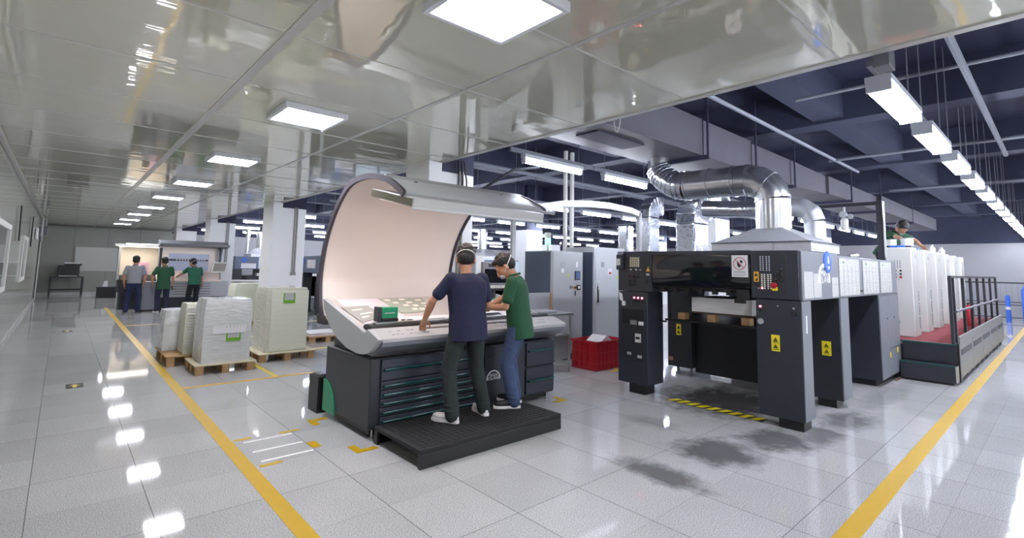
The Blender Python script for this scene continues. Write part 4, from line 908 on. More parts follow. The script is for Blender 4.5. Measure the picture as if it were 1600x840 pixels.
q = MB(); q.box(6.55, 6.66, 5.98, 5.985, 1.62, 1.72).build('grey_logo', mat('faint_logo', '9a9da0', .5), d_); MB().box(6.57, 6.63, 5.98, 5.985, 1.53, 1.60).build('faint_sticker', M_PAPER, d_)
q = MB(); q.prism([(6.72, 1.46), (6.79, 1.46), (6.755, 1.52)], 'y', 5.98, 5.985).build('warning_mark', mat('lime_sticker', 'c3cf5a', .5), d_)
t = thing('electrical_cabinet', 'light grey electrical cabinet with a black lever handle behind the red crate', 'cabinet', (7.9, 6.4, 0))
MB().box(7.46, 8.42, 5.96, 6.68, .1, 2.02).build('body', mat('pale_cabinet_paint', 'c2c6c9', .4), t, bevel=.008); MB().box(7.49, 8.39, 6.0, 6.64, 0, .1).build('plinth', M_BLACK, t)
MB().box(7.448, 7.46, 6.0, 6.65, .14, 1.92).build('side_panel', MATS['slate_panel'], t)
d_ = MB().box(7.49, 8.38, 5.945, 5.96, .14, 1.98).build('door', MATS['pale_cabinet_paint'], t, bevel=.004)
q = MB(); q.box(7.53, 7.56, 5.93, 5.945, .98, 1.28).build('lever_handle', M_BLACK, d_); MB().box(7.54, 7.58, 5.925, 5.945, 1.22, 1.33).build('lock', M_CREAM, d_)
q = MB(); q.box(7.84, 7.98, 5.94, 5.945, 1.49, 1.62).build('label', M_PAPER, d_); MB().box(7.88, 7.95, 5.938, 5.94, 1.51, 1.55).build('red_print', M_RED, d_)
MB().box(7.64, 7.74, 5.94, 5.945, 1.64, 1.74).build('grey_logo', MATS['faint_logo'], d_); MB().prism([(8.1, 1.42), (8.17, 1.42), (8.135, 1.48)], 'y', 5.94, 5.945).build('warning_mark', MATS['lime_sticker'], d_)
for i, x in enumerate((7.48, 7.68)):
    tag(MB().box(x, x+.06, 6.72, 6.78, 0, 4.0).build('conduit', M_CREAM), 'white upright conduit behind the cabinets, the one %s' % ('above the gap between the cabinets' if i else 'beside the switch cabinet'), 'conduit', 'pair of white conduits')
t = thing('signal_lamp', 'green and white signal light on a thin stem behind the cabinets', 'signal light', (8.6, 8.3, 2.0))
MB().box(8.3, 9.3, 8.0, 8.6, 0, 1.95).build('machine_body', M_LGREY, t, bevel=.01); MB().lathe((8.62, 8.3, 1.95), [(.02, 0), (.02, .22)], 8).build('stem', M_LGREY, t); MB().lathe((8.62, 8.3, 2.17), [(.07, 0), (.07, .14)], 14).build('green_lens', emit('green_lens', '25e08a', 1.6), t); MB().lathe((8.62, 8.3, 2.31), [(.07, 0), (.07, .14)], 14).build('white_lens', M_CREAM, t)
t = thing('steel_trolley', 'stainless steel work trolley with a back panel beside the console end', 'trolley', (5.7, 5.6, 0))
for x in (5.42, 6.02):
    for y in (5.30, 5.72): MB().box(x, x+.03, y, y+.03, 0, .88).build('leg', M_STEEL, t)
    MB().box(x, x+.03, 5.33, 5.72, .12, .15).build('rail', M_STEEL, t)
MB().box(5.38, 6.08, 5.26, 5.78, .88, .91).build('top', M_STEEL, t, bevel=.004); MB().box(5.38, 6.06, 5.77, 5.79, .91, 1.2).build('back_panel', M_GALVM, t); MB().box(5.42, 6.05, 5.31, 5.76, .2, .58).build('steel_tank', M_STEEL, t, bevel=.01); MB().box(6.06, 6.09, 5.75, 5.80, .91, 1.2).build('wood_edge', M_WOOD, t)
MB().box(5.5, 5.85, 5.4, 5.7, .91, .95).build('tray', M_GALVM, t, bevel=.01)
t = thing('plastic_crate', 'red ribbed plastic crate on the floor in front of the grey cabinets', 'crate', (6.7, 5.3, 0))
x0, x1, y0, y1, h = 6.36, 7.16, 5.03, 5.58, .45
q = MB(); q.box(x0+.02, x1-.02, y0+.02, y1-.02, 0, .03).box(x0+.02, x1-.02, y0+.02, y0+.035, .03, h).box(x0+.02, x1-.02, y1-.035, y1-.02, .03, h).box(x0+.02, x0+.035, y0+.035, y1-.035, .03, h).box(x1-.035, x1-.02, y0+.035, y1-.035, .03, h)
q.build('shell', M_RED, t, bevel=.004)
q = MB()
for z, d in ((h-.03, .02), (.26, .010), (.10, .010), (0.005, .006)):
    hh = .035 if z > .4 else .02
    q.box(x0+.02-d, x1-.02+d, y0+.02-d, y0+.022, z, z+hh).box(x0+.02-d, x1-.02+d, y1-.022, y1-.02+d, z, z+hh).box(x0+.02-d, x0+.022, y0+.022, y1-.022, z, z+hh).box(x1-.022, x1-.02+d, y0+.022, y1-.022, z, z+hh)
for k in range(7): q.box(x0+.08+k*.105, x0+.09+k*.105, y0+.01, y0+.022, .03, h-.03)
for k in range(4): q.box(x0+.01, x0+.022, y0+.08+k*.12, y0+.09+k*.12, .03, h-.03)
q.build('rib', M_RED, t)
t = thing('paper_bundle', 'white crumpled paper heaped in the red crate', 'paper', (6.75, 5.3, .03))
q = MB(); q.prism([(6.50, .05), (7.05, .05), (6.95, .42), (6.78, .52), (6.62, .43)], 'y', 5.15, 5.45); q.build('paper', M_PAPER, t, bevel=.01)

# ------------------------------------------------------------------ wrapped pallet loads by the aisle
M_WRAP = wrap_material('wrapped_white_stack', 'd6d8d8', 'bfc1c1'); M_WRAPB = wrap_material('wrapped_beige_stack', 'd8d8c6', 'bcbcab'); M_BOARD = print_material('beige_block', 'd3d3c2', 'c9c9b8', 2, 120, .5)
M_STACKW = print_material('white_stack_edges', 'd9dadc', 'c4c5c7', 3, 160, .5)
def pallet(name_label, x0, x1, y0, y1, h=.14, top=M_CARD):
    t = thing('pallet', name_label, 'pallet', ((x0+x1)/2, (y0+y1)/2, 0))
    MB().box(x0, x1, y0, y1, h-.02, h).build('deck', top, t, bevel=.003)
    for fx in (0, .5, 1):
        for fy in (0, .5, 1):
            bx = x0+.02+(x1-x0-.14)*fx; by = y0+.02+(y1-y0-.14)*fy
            MB().box(bx, bx+.10, by, by+.10, 0, h-.02).build('block', M_WOOD, t, bevel=.003)
    return t
def wrapped(label, x0, x1, y0, y1, z0, z1, m, top=None, jitter=.012, seed=1):
    t = thing('wrapped_stack', label, 'paper stack', ((x0+x1)/2, (y0+y1)/2, z0))
    rr = random.Random(seed); q = MB(); n = 9; zs_ = [z0+(z1-z0)*k/n for k in range(n+1)]
    def ring(z, k):
        ins = (.035 if k == n else .006 if k == n-1 else 0)
        pts_ = []
        for (ax, ay, bx, by) in ((x0, y0, x1, y0), (x1, y0, x1, y1), (x1, y1, x0, y1), (x0, y1, x0, y0)):
            for s_ in range(8):
                f = s_/8; px_, py_ = ax+(bx-ax)*f, ay+(by-ay)*f
                j = 0 if s_ == 0 else rr.uniform(-jitter, jitter*.3)
                nx, ny = ((by-ay), -(bx-ax)); L = math.hypot(nx, ny); nx, ny = nx/L, ny/L
                cx, cy = (x0+x1)/2, (y0+y1)/2
                px_ += nx*j + (cx-px_)*ins*2; py_ += ny*j + (cy-py_)*ins*2
                pts_.append((px_, py_, z + (rr.uniform(-.006, .006) if k == n else 0)))
        return [q.bm.verts.new(p) for p in pts_]
    rings = [ring(z, k) for k, z in enumerate(zs_)]
    for A, B in zip(rings, rings[1:]):
        for i in range(32): q.bm.faces.new((A[i], A[(i+1) % 32], B[(i+1) % 32], B[i]))
    q.bm.faces.new(rings[0][::-1]); q.bm.faces.new(rings[-1])
    q.build('stack', m, t); return t
def green_label(parent, x0, x1, y, z0, z1):
    g = MB(); g.box(x0, x1, y-.012, y-.006, z0, z0+.05).box(x0, x0+.02, y-.012, y-.006, z0+.05, z1).box(x1-.02, x1, y-.012, y-.006, z0+.05, z1)
    s = g.build('green_label', mat('leaf_green_print', '6aa527', .5), parent); MB().box(x0+.02, x1-.02, y-.011, y-.007, z0+.05, z1).build('print', M_FORM, s)
pallet('wooden pallet under the white wrapped stack with the green label', 1.50, 2.30, 8.25, 9.0)
p1 = wrapped('white film-wrapped paper stack with a paper strip and green label, front of the pallets', 1.585, 2.215, 8.32, 8.95, .142, 1.05, M_WRAP, seed=3)
q = MB(); q.box(1.70, 2.13, 8.295, 8.30, .56, .67); s = q.build('paper_strip', M_PAPER, p1); q = MB()
for k in range(6): q.prism([(1.87+k*.045, .645), (1.885+k*.045, .645), (1.8775+k*.045, .665)], 'y', 8.292, 8.295)
q.build('mark', M_INK, s)
green_label(p1, 1.88, 2.07, 8.312, .44, .555)
pallet('wooden pallet under the tall beige stack', 2.45, 3.36, 8.70, 9.6)
p2 = wrapped('tall beige film-wrapped block of paper on the pallet beside the white stack', 2.55, 3.22, 8.80, 9.5, .142, 1.185, M_WRAPB, jitter=.006, seed=5)
MB().box(2.62, 3.215, 8.788, 8.797, .16, 1.14).build('board_face', M_BOARD, p2); green_label(p2, 2.80, 2.99, 8.792, .93, 1.10)
pallet('small dark wooden pallet under the two low wrapped stacks nearest the aisle line', 1.28, 1.90, 9.15, 10.3, .16, M_WOOD)
wrapped('lowest grey-white wrapped stack of sheets at the aisle end of the pallets', 1.30, 1.62, 9.75, 10.25, .162, .80, M_WRAP, jitter=.03, seed=8)
p3 = wrapped('cream wrapped stack of loose sheets between the low stack and the labelled white stack', 1.50, 1.85, 9.20, 9.70, .162, .93, mat('cream_sheets', 'd2d2c0', .4, bump=.5, bscale=25), jitter=.03, seed=9)
q = MB()
for k in range(14): q.box(1.52, 1.85, 9.17, 9.2, .28+k*.045, .285+k*.045+.006*(k % 3))
q.build('sheet_edge', M_PAPER, p3)
pallet('wooden pallet under the pale stack behind the wrapped loads', 3.7, 4.5, 13.9, 14.7)
wrapped('pale green-white stack of paper standing behind the tall beige stack', 3.28, 4.35, 13.95, 14.6, .142, 1.06, mat('pale_green_paper', 'd5d9c4', .5), jitter=.003, seed=12)
t = pallet('low dark pallet with white sheets between the pallets and the console', 3.85, 4.6, 10.3, 11.1, .12, M_WOOD)
t = thing('sheet_stack', 'thin stack of white sheets on the low dark pallet', 'paper stack', (4.2, 10.7, .12)); MB().box(3.9, 4.5, 10.4, 11.0, .122, .17).build('sheets', M_PAPER, t); MB().box(3.88, 4.52, 10.38, 11.02, .17, .175).build('cover_sheet', M_CREAM, t)

# ------------------------------------------------------------------ the far console and the far end of the aisle
t = thing('control_console', 'far light grey console with windowed booth and drawers near the aisle end', 'console', (3.2, 20.3, 0))
MB().box(2.30, 4.35, 19.75, 20.6, 0, .30).build('base', M_CHAR, t); bd = MB().box(2.05, 4.35, 19.55, 20.6, .42, .93).build('cabinet', M_LGREY, t, bevel=.01)
MB().box(1.98, 2.30, 19.45, 20.5, .05, .92).build('end_pedestal', M_PIPE, t, bevel=.01); MB().box(2.2, 4.3, 19.7, 20.55, .30, .42).build('dark_band', M_CHAR, t)
for k in range(5):
    d_ = MB().box(2.75, 3.85, 19.535, 19.552, .45+.085*k, .525+.085*k).build('drawer', M_LGREY, t, bevel=.003); MB().box(2.78, 3.82, 19.525, 19.536, .505+.085*k, .52+.085*k).build('handle', M_CHAR, d_)
MB().prism([(19.5, .93), (19.5, .96), (20.5, 1.22), (20.5, 1.18)], 'x', 2.3, 4.15).build('desk_top', mat('warm_desk', 'e9d5cb', .4), t)
# booth: frame around a lit window, with roof
fr = MB(); fr.box(2.45, 2.62, 20.45, 20.55, 1.2, 2.05).box(3.78, 3.98, 20.45, 20.55, 1.2, 2.05).box(2.62, 3.78, 20.45, 20.55, 1.84, 2.05).box(2.62, 3.78, 20.45, 20.55, 1.15, 1.27)
fr.build('booth_frame', mat('booth_cream', 'f2e6dc', .5), t); win_ = MB().box(2.62, 3.78, 20.50, 20.53, 1.27, 1.84).build('inspection_screen', mat('pale_blue_board', 'b9c1d8', .3), t)
q = MB(); q.box(2.64, 3.76, 20.475, 20.50, 1.60, 1.655); rr_ = q.build('register_bar', M_CHAR, win_); q = MB()
for k in range(11): q.ell((2.86+k*.08, 20.47, 1.645), (.028, .02, .035), seg=8)
q.build('white_knob', M_CREAM, win_)
MB().prism([(19.5, 2.10), (19.5, 2.16), (20.6, 2.28), (20.6, 2.22), (20.55, 2.05), (20.45, 2.05)], 'x', 2.32, 4.32).build('hood', M_GREYM, t, bevel=.01)
lg = MB().box(2.5, 4.1, 19.75, 20.3, 2.088, 2.10).build('booth_lamp', emit('far_booth_lamp', 'fff2e0', 2.0), t)
for (x) in (2.34, 4.1): MB().prism([(20.55, 1.1), (20.45, 1.1), (19.75, 2.05), (19.55, 2.12), (20.6, 2.2)] if x > 3 else [(20.55, 1.1), (20.45, 1.1), (20.4, 2.05), (19.55, 2.12), (20.6, 2.2)], 'x', x, x+.03).build('side_cheek', M_GREYM if x > 3 else M_LGREY, t)
t.scale = (1, .45, 1); t.location.y = 19.83
t = thing('monitor', 'white-framed monitor on an arm at the end of the far console', 'monitor', (4.05, 19.4, .95))
MB().hexa([(3.76, 19.33, 1.22), (4.22, 19.30, 1.22), (4.22, 19.36, 1.22), (3.76, 19.39, 1.22), (3.80, 19.33, 1.58), (4.28, 19.30, 1.58), (4.28, 19.36, 1.58), (3.80, 19.39, 1.58)]).build('frame', M_CREAM, t, bevel=.008); MB().hexa([(3.82, 19.322, 1.27), (4.17, 19.298, 1.27), (4.17, 19.305, 1.27), (3.82, 19.33, 1.27), (3.85, 19.322, 1.54), (4.22, 19.296, 1.54), (4.22, 19.305, 1.54), (3.85, 19.33, 1.54)]).build('screen', mat('taupe_screen', '8d8782', .2), t)
MB().tube([(4.08, 19.6, .92), (4.08, 19.5, 1.0), (4.05, 19.4, 1.3)], .03, 8).build('arm', M_LGREY, t)
t = thing('viewing_booth', 'far cream viewing booth with a white lamp bar, facing the man in the grey shirt', 'booth', (1.9, 21, 0))
MB().box(1.40, 2.42, 20.4, 21.0, .55, .95).build('cabinet', M_CHAR, t, bevel=.01); MB().box(1.45, 2.38, 20.45, 20.95, 0, .55).build('base', M_CHAR, t)
MB().box(1.42, 2.46, 20.95, 21.0, .95, 2.02).build('back_board', mat('booth_cream_yellow', 'f5ead6', .5), t)
MB().box(1.36, 1.42, 20.6, 21.0, .95, 2.02).build('side_cheek', M_LGREY, t); MB().box(2.46, 2.52, 20.6, 21.0, .95, 2.05).build('side_cheek', M_CHAR, t)
MB().box(1.22, 2.56, 20.05, 20.6, 2.03, 2.10).box(1.5, 2.5, 20.3, 21.0, 2.10, 2.14).build('lamp_bar', M_CREAM, t, bevel=.006); MB().box(1.35, 2.4, 20.1, 20.55, 2.02, 2.032).build('lamp_glass', emit('far_booth_lamp', 'fff2e0', 2.0), t)
MB().prism([(20.35, .95), (20.95, 1.1), (20.95, .95)], 'x', 1.45, 2.40).build('desk_top', M_CHAR, t)
t = thing('press_sheet', 'pink press sheet standing upright in the far cream booth', 'press sheet', (2.0, 20.9, 1.12)); MB().box(1.78, 2.22, 20.92, 20.94, 1.12, 1.52).build('sheet', mat('pink_print', 'f3c3d6', .6), t)
q = MB()
for z, x in ((1.42, 2.0), (1.32, 2.02), (1.22, 1.9)): q.box(x, x+.15, 20.915, 20.92, z, z+.015)
q.build('ink_mark', mat('purple_ink', '6b4b78', .6), t)
t = thing('whiteboard', 'wide pale whiteboard on the far end wall of the aisle', 'whiteboard', (1.4, 29.95, 1.1)); MB().box(.46, 2.95, 29.94, 29.985, 1.08, 2.1).build('board', mat('pale_board', 'c9cdca', .25), t)
q = MB(); q.box(.43, 2.98, 29.93, 29.985, 1.05, 1.08).box(.43, 2.98, 29.93, 29.985, 2.1, 2.13).box(.43, .46, 29.93, 29.985, 1.08, 2.1).box(2.95, 2.98, 29.93, 29.985, 1.08, 2.1); q.build('frame', M_TRIM, t)
t = thing('printer_table', 'black metal table against the far end wall of the aisle', 'table', (.2, 29.2, 0))
q = MB(); q.box(-.33, .78, 28.9, 29.6, .78, .82); q.build('top', M_BLACK, t)
for x in (-.33, .72):
    for y in (28.9, 29.53): MB().box(x, x+.06, y, y+.07, 0, .78).build('leg', M_BLACK, t)
MB().box(-.27, .72, 28.92, 29.5, .24, .28).build('shelf', M_BLACK, t)
t = thing('printer', 'black office printer with white paper on the black table', 'printer', (.25, 29.2, .82))
MB().box(-.1, .62, 28.95, 29.5, .83, 1.3).build('body', M_BLACK, t, bevel=.02); MB().box(.1, .68, 28.92, 29.5, 1.3, 1.38).build('lid', M_CHAR, t, bevel=.01); MB().box(.1, .6, 28.95, 29.4, 1.38, 1.44).build('white_tray', M_PAPER, t); MB().box(-.05, .55, 28.85, 28.95, .84, .87).build('paper_tray', M_PAPER, t)
t = thing('black_box', 'open-topped black box on the floor in front of the far wall', 'box', (1.5, 27.1, 0)); q = MB(); q.box(1.18, 1.82, 26.95, 27.4, 0, .44); q.build('box', M_BLACK, t, bevel=.01); MB().box(1.16, 1.84, 26.93, 27.42, .40, .45).build('rim', M_CHAR, t)
t = thing('paper_bag', 'small pale bag standing on the black floor box', 'bag', (1.45, 27.1, .45)); MB().hexa([(1.33, 27.0, .452), (1.53, 27.0, .452), (1.53, 27.2, .452), (1.33, 27.2, .452), (1.38, 27.08, .68), (1.51, 27.08, .70), (1.51, 27.12, .70), (1.38, 27.12, .68)]).build('bag', M_LGREY, t, bevel=.02); MB().tube([(1.40, 27.1, .68), (1.44, 27.1, .74), (1.49, 27.1, .69)], .008, 6).build('handle', M_LGREY, t)
t = thing('work_table', 'long white work table behind the far console', 'table', (5.8, 22.9, 0))
MB().box(4.7, 6.9, 22.5, 23.4, .80, .86).build('top', M_CREAM, t, bevel=.01); MB().box(4.75, 6.85, 22.6, 23.3, .35, .40).build('shelf', M_LGREY, t)
for x in (4.75, 6.78):
    for y in (22.55, 23.28): MB().box(x, x+.07, y, y+.07, 0, .80).build('leg', M_LGREY, t)
t = thing('storage_box', 'dark box with a purple side on the shelf of the long white table', 'box', (5.2, 22.9, .4)); MB().box(4.9, 5.4, 22.62, 23.2, .402, .72).build('box', M_CHAR, t, bevel=.01); MB().box(5.4, 5.55, 22.62, 23.2, .402, .70).build('purple_side', mat('purple_plastic', '3f3680', .4), t)

# ------------------------------------------------------------------ presses deeper in the hall
def far_press(label, x, y, w_, hood=True, badge=True, loc_rot=0, dark=M_CHAR):
    t = thing('printing_press', label, 'printing press', (x, y, 0), 'presses deeper in the hall'); t['_local'] = 1
    MB().box(0, .3, 0, .35, 0, 1.3).build('leg', dark, t, bevel=.01); MB().box(0, .3, 1.5, 1.85, 0, 1.3).build('leg', dark, t, bevel=.01)
    MB().box(.5, w_, .1, 1.75, .06, 1.0).build('inner_body', dark, t); h = MB().box(0, w_, 0, 1.85, 1.3, 1.85).build('header', mat('slate_press_paint', '5f6a7d', .4), t, bevel=.01); h['_local'] = 1
    q = MB()
    for k in range(int((w_-.9)/.85)): q.box(.95+k*.85, 1.7+k*.85, -.008, 0, 1.33, 1.82)
    q.build('poster', mat('pale_blue_poster', 'cfe0ea', .5), h); MB().box(.25, .85, -.008, 0, 1.33, 1.55).build('notice', M_PAPER, h); MB().box(-.008, 0, .5, 1.2, 1.45, 1.72).build('end_notice', M_PAPER, h)
    if badge: b2 = MB().lathe((.35, 0, 1.70), [(.12, 0), (.12, -.012)], 20, 'y').lathe((0, 1.55, 1.66), [(.12, 0), (.12, -.012)], 20, 'x').build('blue_badge', M_BLUE, h)
    MB().box(.9, w_, -.05, .25, 1.0, 1.12).build('feed_board', M_CREAM, t); MB().box(1.2, w_, .1, 1.8, .05, 1.3).build('side_body', dark, t)
    if hood:
        q = MB(); q.box(.7, 1.7, .3, 1.5, 1.852, 1.98); q.hexa([(.7, .3, 1.98), (1.7, .3, 1.98), (1.7, 1.5, 1.98), (.7, 1.5, 1.98), (1.05, .75, 2.25), (1.35, .75, 2.25), (1.35, 1.05, 2.25), (1.05, 1.05, 2.25)]); q.build('hood', M_GALVM, t)
        MB().lathe((1.2, .9, 2.24), [(.17, 0), (.17, .72)], 16).build('pipe', M_GALV, t); MB().lathe((.75, 1.2, 2.0), [(.09, 0), (.09, 1.1)], 12).build('thin_pipe', M_GALV, t)
    return t
far_press('far slate press with a small hood and blue posters, seen between the far columns', 5.6, 24.2, 3.6)
far_press('dark press with a white end notice beside the curved booth edge, under silver pipes', 6.0, 15.5, 3.4)
far_press('slate press deep in the hall, seen between the two standing men', 10.2, 13.4, 4.5)
far_press('farthest slate press in the hall before the far wall', 16.0, 22.0, 5.0)
t = thing('grey_locker', 'plain grey locker deep in the hall beside the column by the booth', 'locker', (8.3, 10.8, 0)); MB().box(8.2, 8.5, 10.55, 11.0, 0, 1.98).build('body', M_LGREY, t, bevel=.01); MB().box(8.21, 8.49, 10.54, 10.55, .1, 1.9).build('door', M_CREAM, t)

# ------------------------------------------------------------------ far end of the walkway
t = thing('fence_railing', 'thin grey fence with upright bars in front of the white end wall', 'railing', (26.2, 1.2, 0))
q = MB(); q.box(26.18, 26.22, -2, 4.2, 1.38, 1.43).box(26.18, 26.22, -2, 4.2, .58, .61).box(26.18, 26.22, -2, 4.2, .68, .71).box(26.18, 26.22, -2, 4.2, .12, .15); q.build('rail', M_CHAR, t)
q = MB()
for k in range(41): q.box(26.19, 26.21, -2+k*.155, -1.982+k*.155, .7, 1.4)
q.build('bar', M_PIPE, t)
for y in (-1, 1, 2.5, 4.1): MB().box(26.17, 26.23, y, y+.05, 0, 1.4).build('post', M_CHAR, t)
t = thing('safety_bollard', 'slim blue post with a white band before the end fence', 'bollard', (25.6, 1.55, 0)); MB().lathe((25.6, 1.52, 0), [(.07, 0), (.07, .9), (.04, .96)], 14).build('post', M_BLUE, t); MB().lathe((25.6, 1.52, .45), [(.074, 0), (.074, .1)], 14).build('band', M_CREAM, t)
t = thing('gas_bottle', 'tall blue cylinder at the end of the walkway before the fence', 'cylinder', (25.5, 1.0, 0)); MB().lathe((25.5, 1.0, 0), [(.16, 0), (.16, 1.15), (.10, 1.28), (.04, 1.32)], 18).build('body', M_BLUE, t); MB().lathe((25.5, 1.0, 1.32), [(.04, 0), (.04, .1)], 10).build('valve', M_STEEL, t)
# ------------------------------------------------------------------ people
def voxel_mesh(mb, size, smooth_it=4):
    me = bpy.data.meshes.new('tmp'); mb.bm.to_mesh(me); mb.bm.free()
    o = bpy.data.objects.new('tmp', me); COL.objects.link(o)
    r = o.modifiers.new('r', 'REMESH'); r.mode = 'VOXEL'; r.voxel_size = size
    s = o.modifiers.new('s', 'SMOOTH'); s.factor = .5; s.iterations = smooth_it
    dg = bpy.context.evaluated_depsgraph_get(); out = bpy.data.meshes.new_from_object(o.evaluated_get(dg))
    bpy.data.objects.remove(o); bpy.data.meshes.remove(me); return out
def link_mesh(name, me, m, parent):
    me.name = name; me.materials.clear(); me.materials.append(m); me.shade_smooth()
    o = bpy.data.objects.new(name, me); COL.objects.link(o); o.parent = parent; return o
V3 = lambda *a: Vector(a)
def ik(S, T, a, b, pole):
    S, T = Vector(S), Vector(T); d = T-S; L = min(d.length, (a+b)*.999); u = d.normalized(); T = S+u*L
    x = (a*a-b*b+L*L)/(2*L); h = math.sqrt(max(0, a*a-x*x)); p = Vector(pole); p = (p-u*p.dot(u)).normalized()
    return S+u*x+p*h, T
def hand(mb, wrist, d, n, thumb, curl=.35, s=1.0):
    """palm, four unequal fingers and a thumb; d toward the fingertips, n out of the palm, thumb = thumb-side direction"""
    d = Vector(d).normalized(); n = Vector(n); n = (n-d*n.dot(d)).normalized(); l = d.cross(n).normalized()
    if l.dot(Vector(thumb)) < 0: l = -l
    w = Vector(wrist); rot = Matrix((d, l, n)).transposed()
    mb.cap(w-d*.03*s, w+d*.02*s, .026*s, .025*s); mb.ell(w+d*.05*s, (.052*s, .040*s, .017*s), rot)
    for off, ln in ((.030, .072), (.010, .081), (-.011, .075), (-.031, .058)):
        b0 = w+d*.088*s+l*off*s; d1 = (d*math.cos(curl)+n*math.sin(curl)+l*off*.8).normalized(); d2 = (d*math.cos(curl*2.4)+n*math.sin(curl*2.4)).normalized()
        k1 = b0+d1*ln*.52*s; mb.cap(w+d*.05*s+l*off*.9*s, b0, .0115*s, .010*s, 8); mb.cap(b0, k1, .0100*s, .0092*s, 8); mb.cap(k1, k1+d2*ln*.5*s, .0092*s, .0080*s, 8)
    t0 = w+d*.022*s+l*.028*s; d1 = (d*.62+l*.66+n*.35).normalized(); d2 = (d*.85+l*.25+n*.45).normalized(); k1 = t0+d1*.042*s
    mb.cap(t0, k1, .014*s, .0105*s, 8); mb.cap(k1, k1+d2*.034*s, .0105*s, .0090*s, 8)
def person(label, loc, rz, s=1.0, shirt=M_GRN, trousers=M_JEAN, shoes=(M_SHOEB, M_SHOEW), head=(0, 0, 0), lean=0.0, side=0.0, feet=None, lh=None, rh=None, lpole=(-1, -.4, -.2), rpole=(1, -.4, -.2), lhd=None, rhd=None, collar=True, mask=True, vox=.0065, hip_y=0.0, curl=.35, hair_len=1.0, sleeve=.62, hem=.0, bw=1.08, hs=1.13):
    t = thing('person', label, 'person', (0, 0, 0)); t['_local'] = 1
    P = lambda x, y, z: V3(x*s, y*s, z*s)
    # ---- skeleton (facing +y, standing on z=0)
    pel = P(0, hip_y, .93); up = V3(math.sin(side), math.sin(lean), math.cos(lean)).normalized(); fwd = V3(0, math.cos(lean), -math.sin(lean)); rgt = up.cross(fwd).normalized()*-1
    rgt = V3(1, 0, 0); rgt = (rgt-up*rgt.dot(up)).normalized(); fwd = up.cross(rgt)
    at = lambda a, b, c: pel+rgt*a*s+fwd*b*s+up*c*s
    neck0, neck1 = at(0, -.005, .50), at(0, .015, .575)
    shL, shR = at(-.185, -.005, .455), at(.185, -.005, .455)
    yaw, pit, rol = head
    hm = Matrix.Rotation(yaw, 3, 'Z') @ Matrix.Rotation(-pit, 3, 'X') @ Matrix.Rotation(rol, 3, 'Y')
    hc = neck1 + hm @ P(0, .025, .105)
    H = lambda x, y, z: hc + hm @ (P(x, y, z)*hs)
    feet = feet or [(-.12, 0, .15), (.12, 0, -.15)]   # x, y, toe-out (positive = toward -x)
    legs = []
    for sg, (fx, fy, ta) in zip((-1, 1), feet):
        hip = pel+rgt*.095*sg*s+V3(0, 0, -.03*s); ank = P(fx, fy, .085); kn, ank = ik(hip, ank, .425*s, .415*s, (math.sin(-ta)*.6, 1, .0)); legs.append((hip, kn, ank, ta))
    arms = []
    for sg, tgt, pole, sh in ((-1, lh, lpole, shL), (1, rh, rpole, shR)):
        tgt = Vector(tgt) if tgt is not None else sh+rgt*sg*.06*s+V3(0, .06, -.52)*s
        el, wr = ik(sh, tgt, .285*s, .255*s, pole); arms.append((sh, el, wr))
    # ---- body
    b = MB(); c = b.cap
    b.ell(H(0, -.012, .035), tuple(q_*hs for q_ in (.076*s, .095*s, .088*s)), hm); b.ell(H(0, .022, -.03), tuple(q_*hs for q_ in (.066*s, .075*s, .085*s)), hm); b.ell(H(0, .045, -.085), tuple(q_*hs for q_ in (.042*s, .042*s, .032*s)), hm); b.ell(H(0, .03, -.07), tuple(q_*hs for q_ in (.055*s, .055*s, .04*s)), hm)
    b.cap(H(0, .092, .012), H(0, .112, -.028), .010*s, .015*s, 8); b.ell(H(0, .094, -.062), tuple(q_*hs for q_ in (.022*s, .01*s, .008*s)), hm)            # nose, lips
    for sg in (-1, 1):
        b.ell(H(.078*sg, -.005, -.012), tuple(q_*hs for q_ in (.012*s, .022*s, .034*s)), hm); b.ell(H(.03*sg, .078, .018), tuple(q_*hs for q_ in (.016*s, .012*s, .008*s)), hm); b.ell(H(.032*sg, .082, .035), tuple(q_*hs for q_ in (.022*s, .012*s, .007*s)), hm)
    c(neck0-up*.03*s, hc+hm @ P(0, -.02, -.06), .058*s, .054*s, 16)
    b.ell(at(0, -.005, .36), (.145*s, .09*s, .17*s)); b.ell(at(0, 0, .12), (.13*s, .085*s, .17*s)); b.ell(pel, (.15*s, .095*s, .11*s))
    for (sh, el, wr), sg in zip(arms, (-1, 1)):
        c(at(.09*sg, 0, .44), sh, .055*s, .052*s); c(sh, el, .047*s, .039*s); c(el, el.lerp(wr, .35), .040*s, .041*s); c(el.lerp(wr, .35), wr, .041*s, .027*s)
    for (hip, kn, ank, ta), sg in zip(legs, (-1, 1)):
        c(hip, kn, .075*s, .05*s); c(kn, kn.lerp(ank, .35), .05*s, .05*s); c(kn.lerp(ank, .35), ank, .05*s, .036*s); c(ank, ank+V3(math.sin(-ta)*.1, math.cos(ta)*.1, -.05)*s, .035*s, .03*s)
    for (sh, el, wr), hd, sg in zip(arms, (lhd, rhd), (-1, 1)):
        d, n, th = hd or ((wr-el).normalized(), V3(-sg, .15, 0), V3(0, 1, 0)); hand(b, wr, d, n, th, curl, s)
    body = link_mesh('body', voxel_mesh(b, vox, 2), M_SKIN, t)
    # ---- shirt
    b = MB(); c = b.cap; rings = []; N = 28
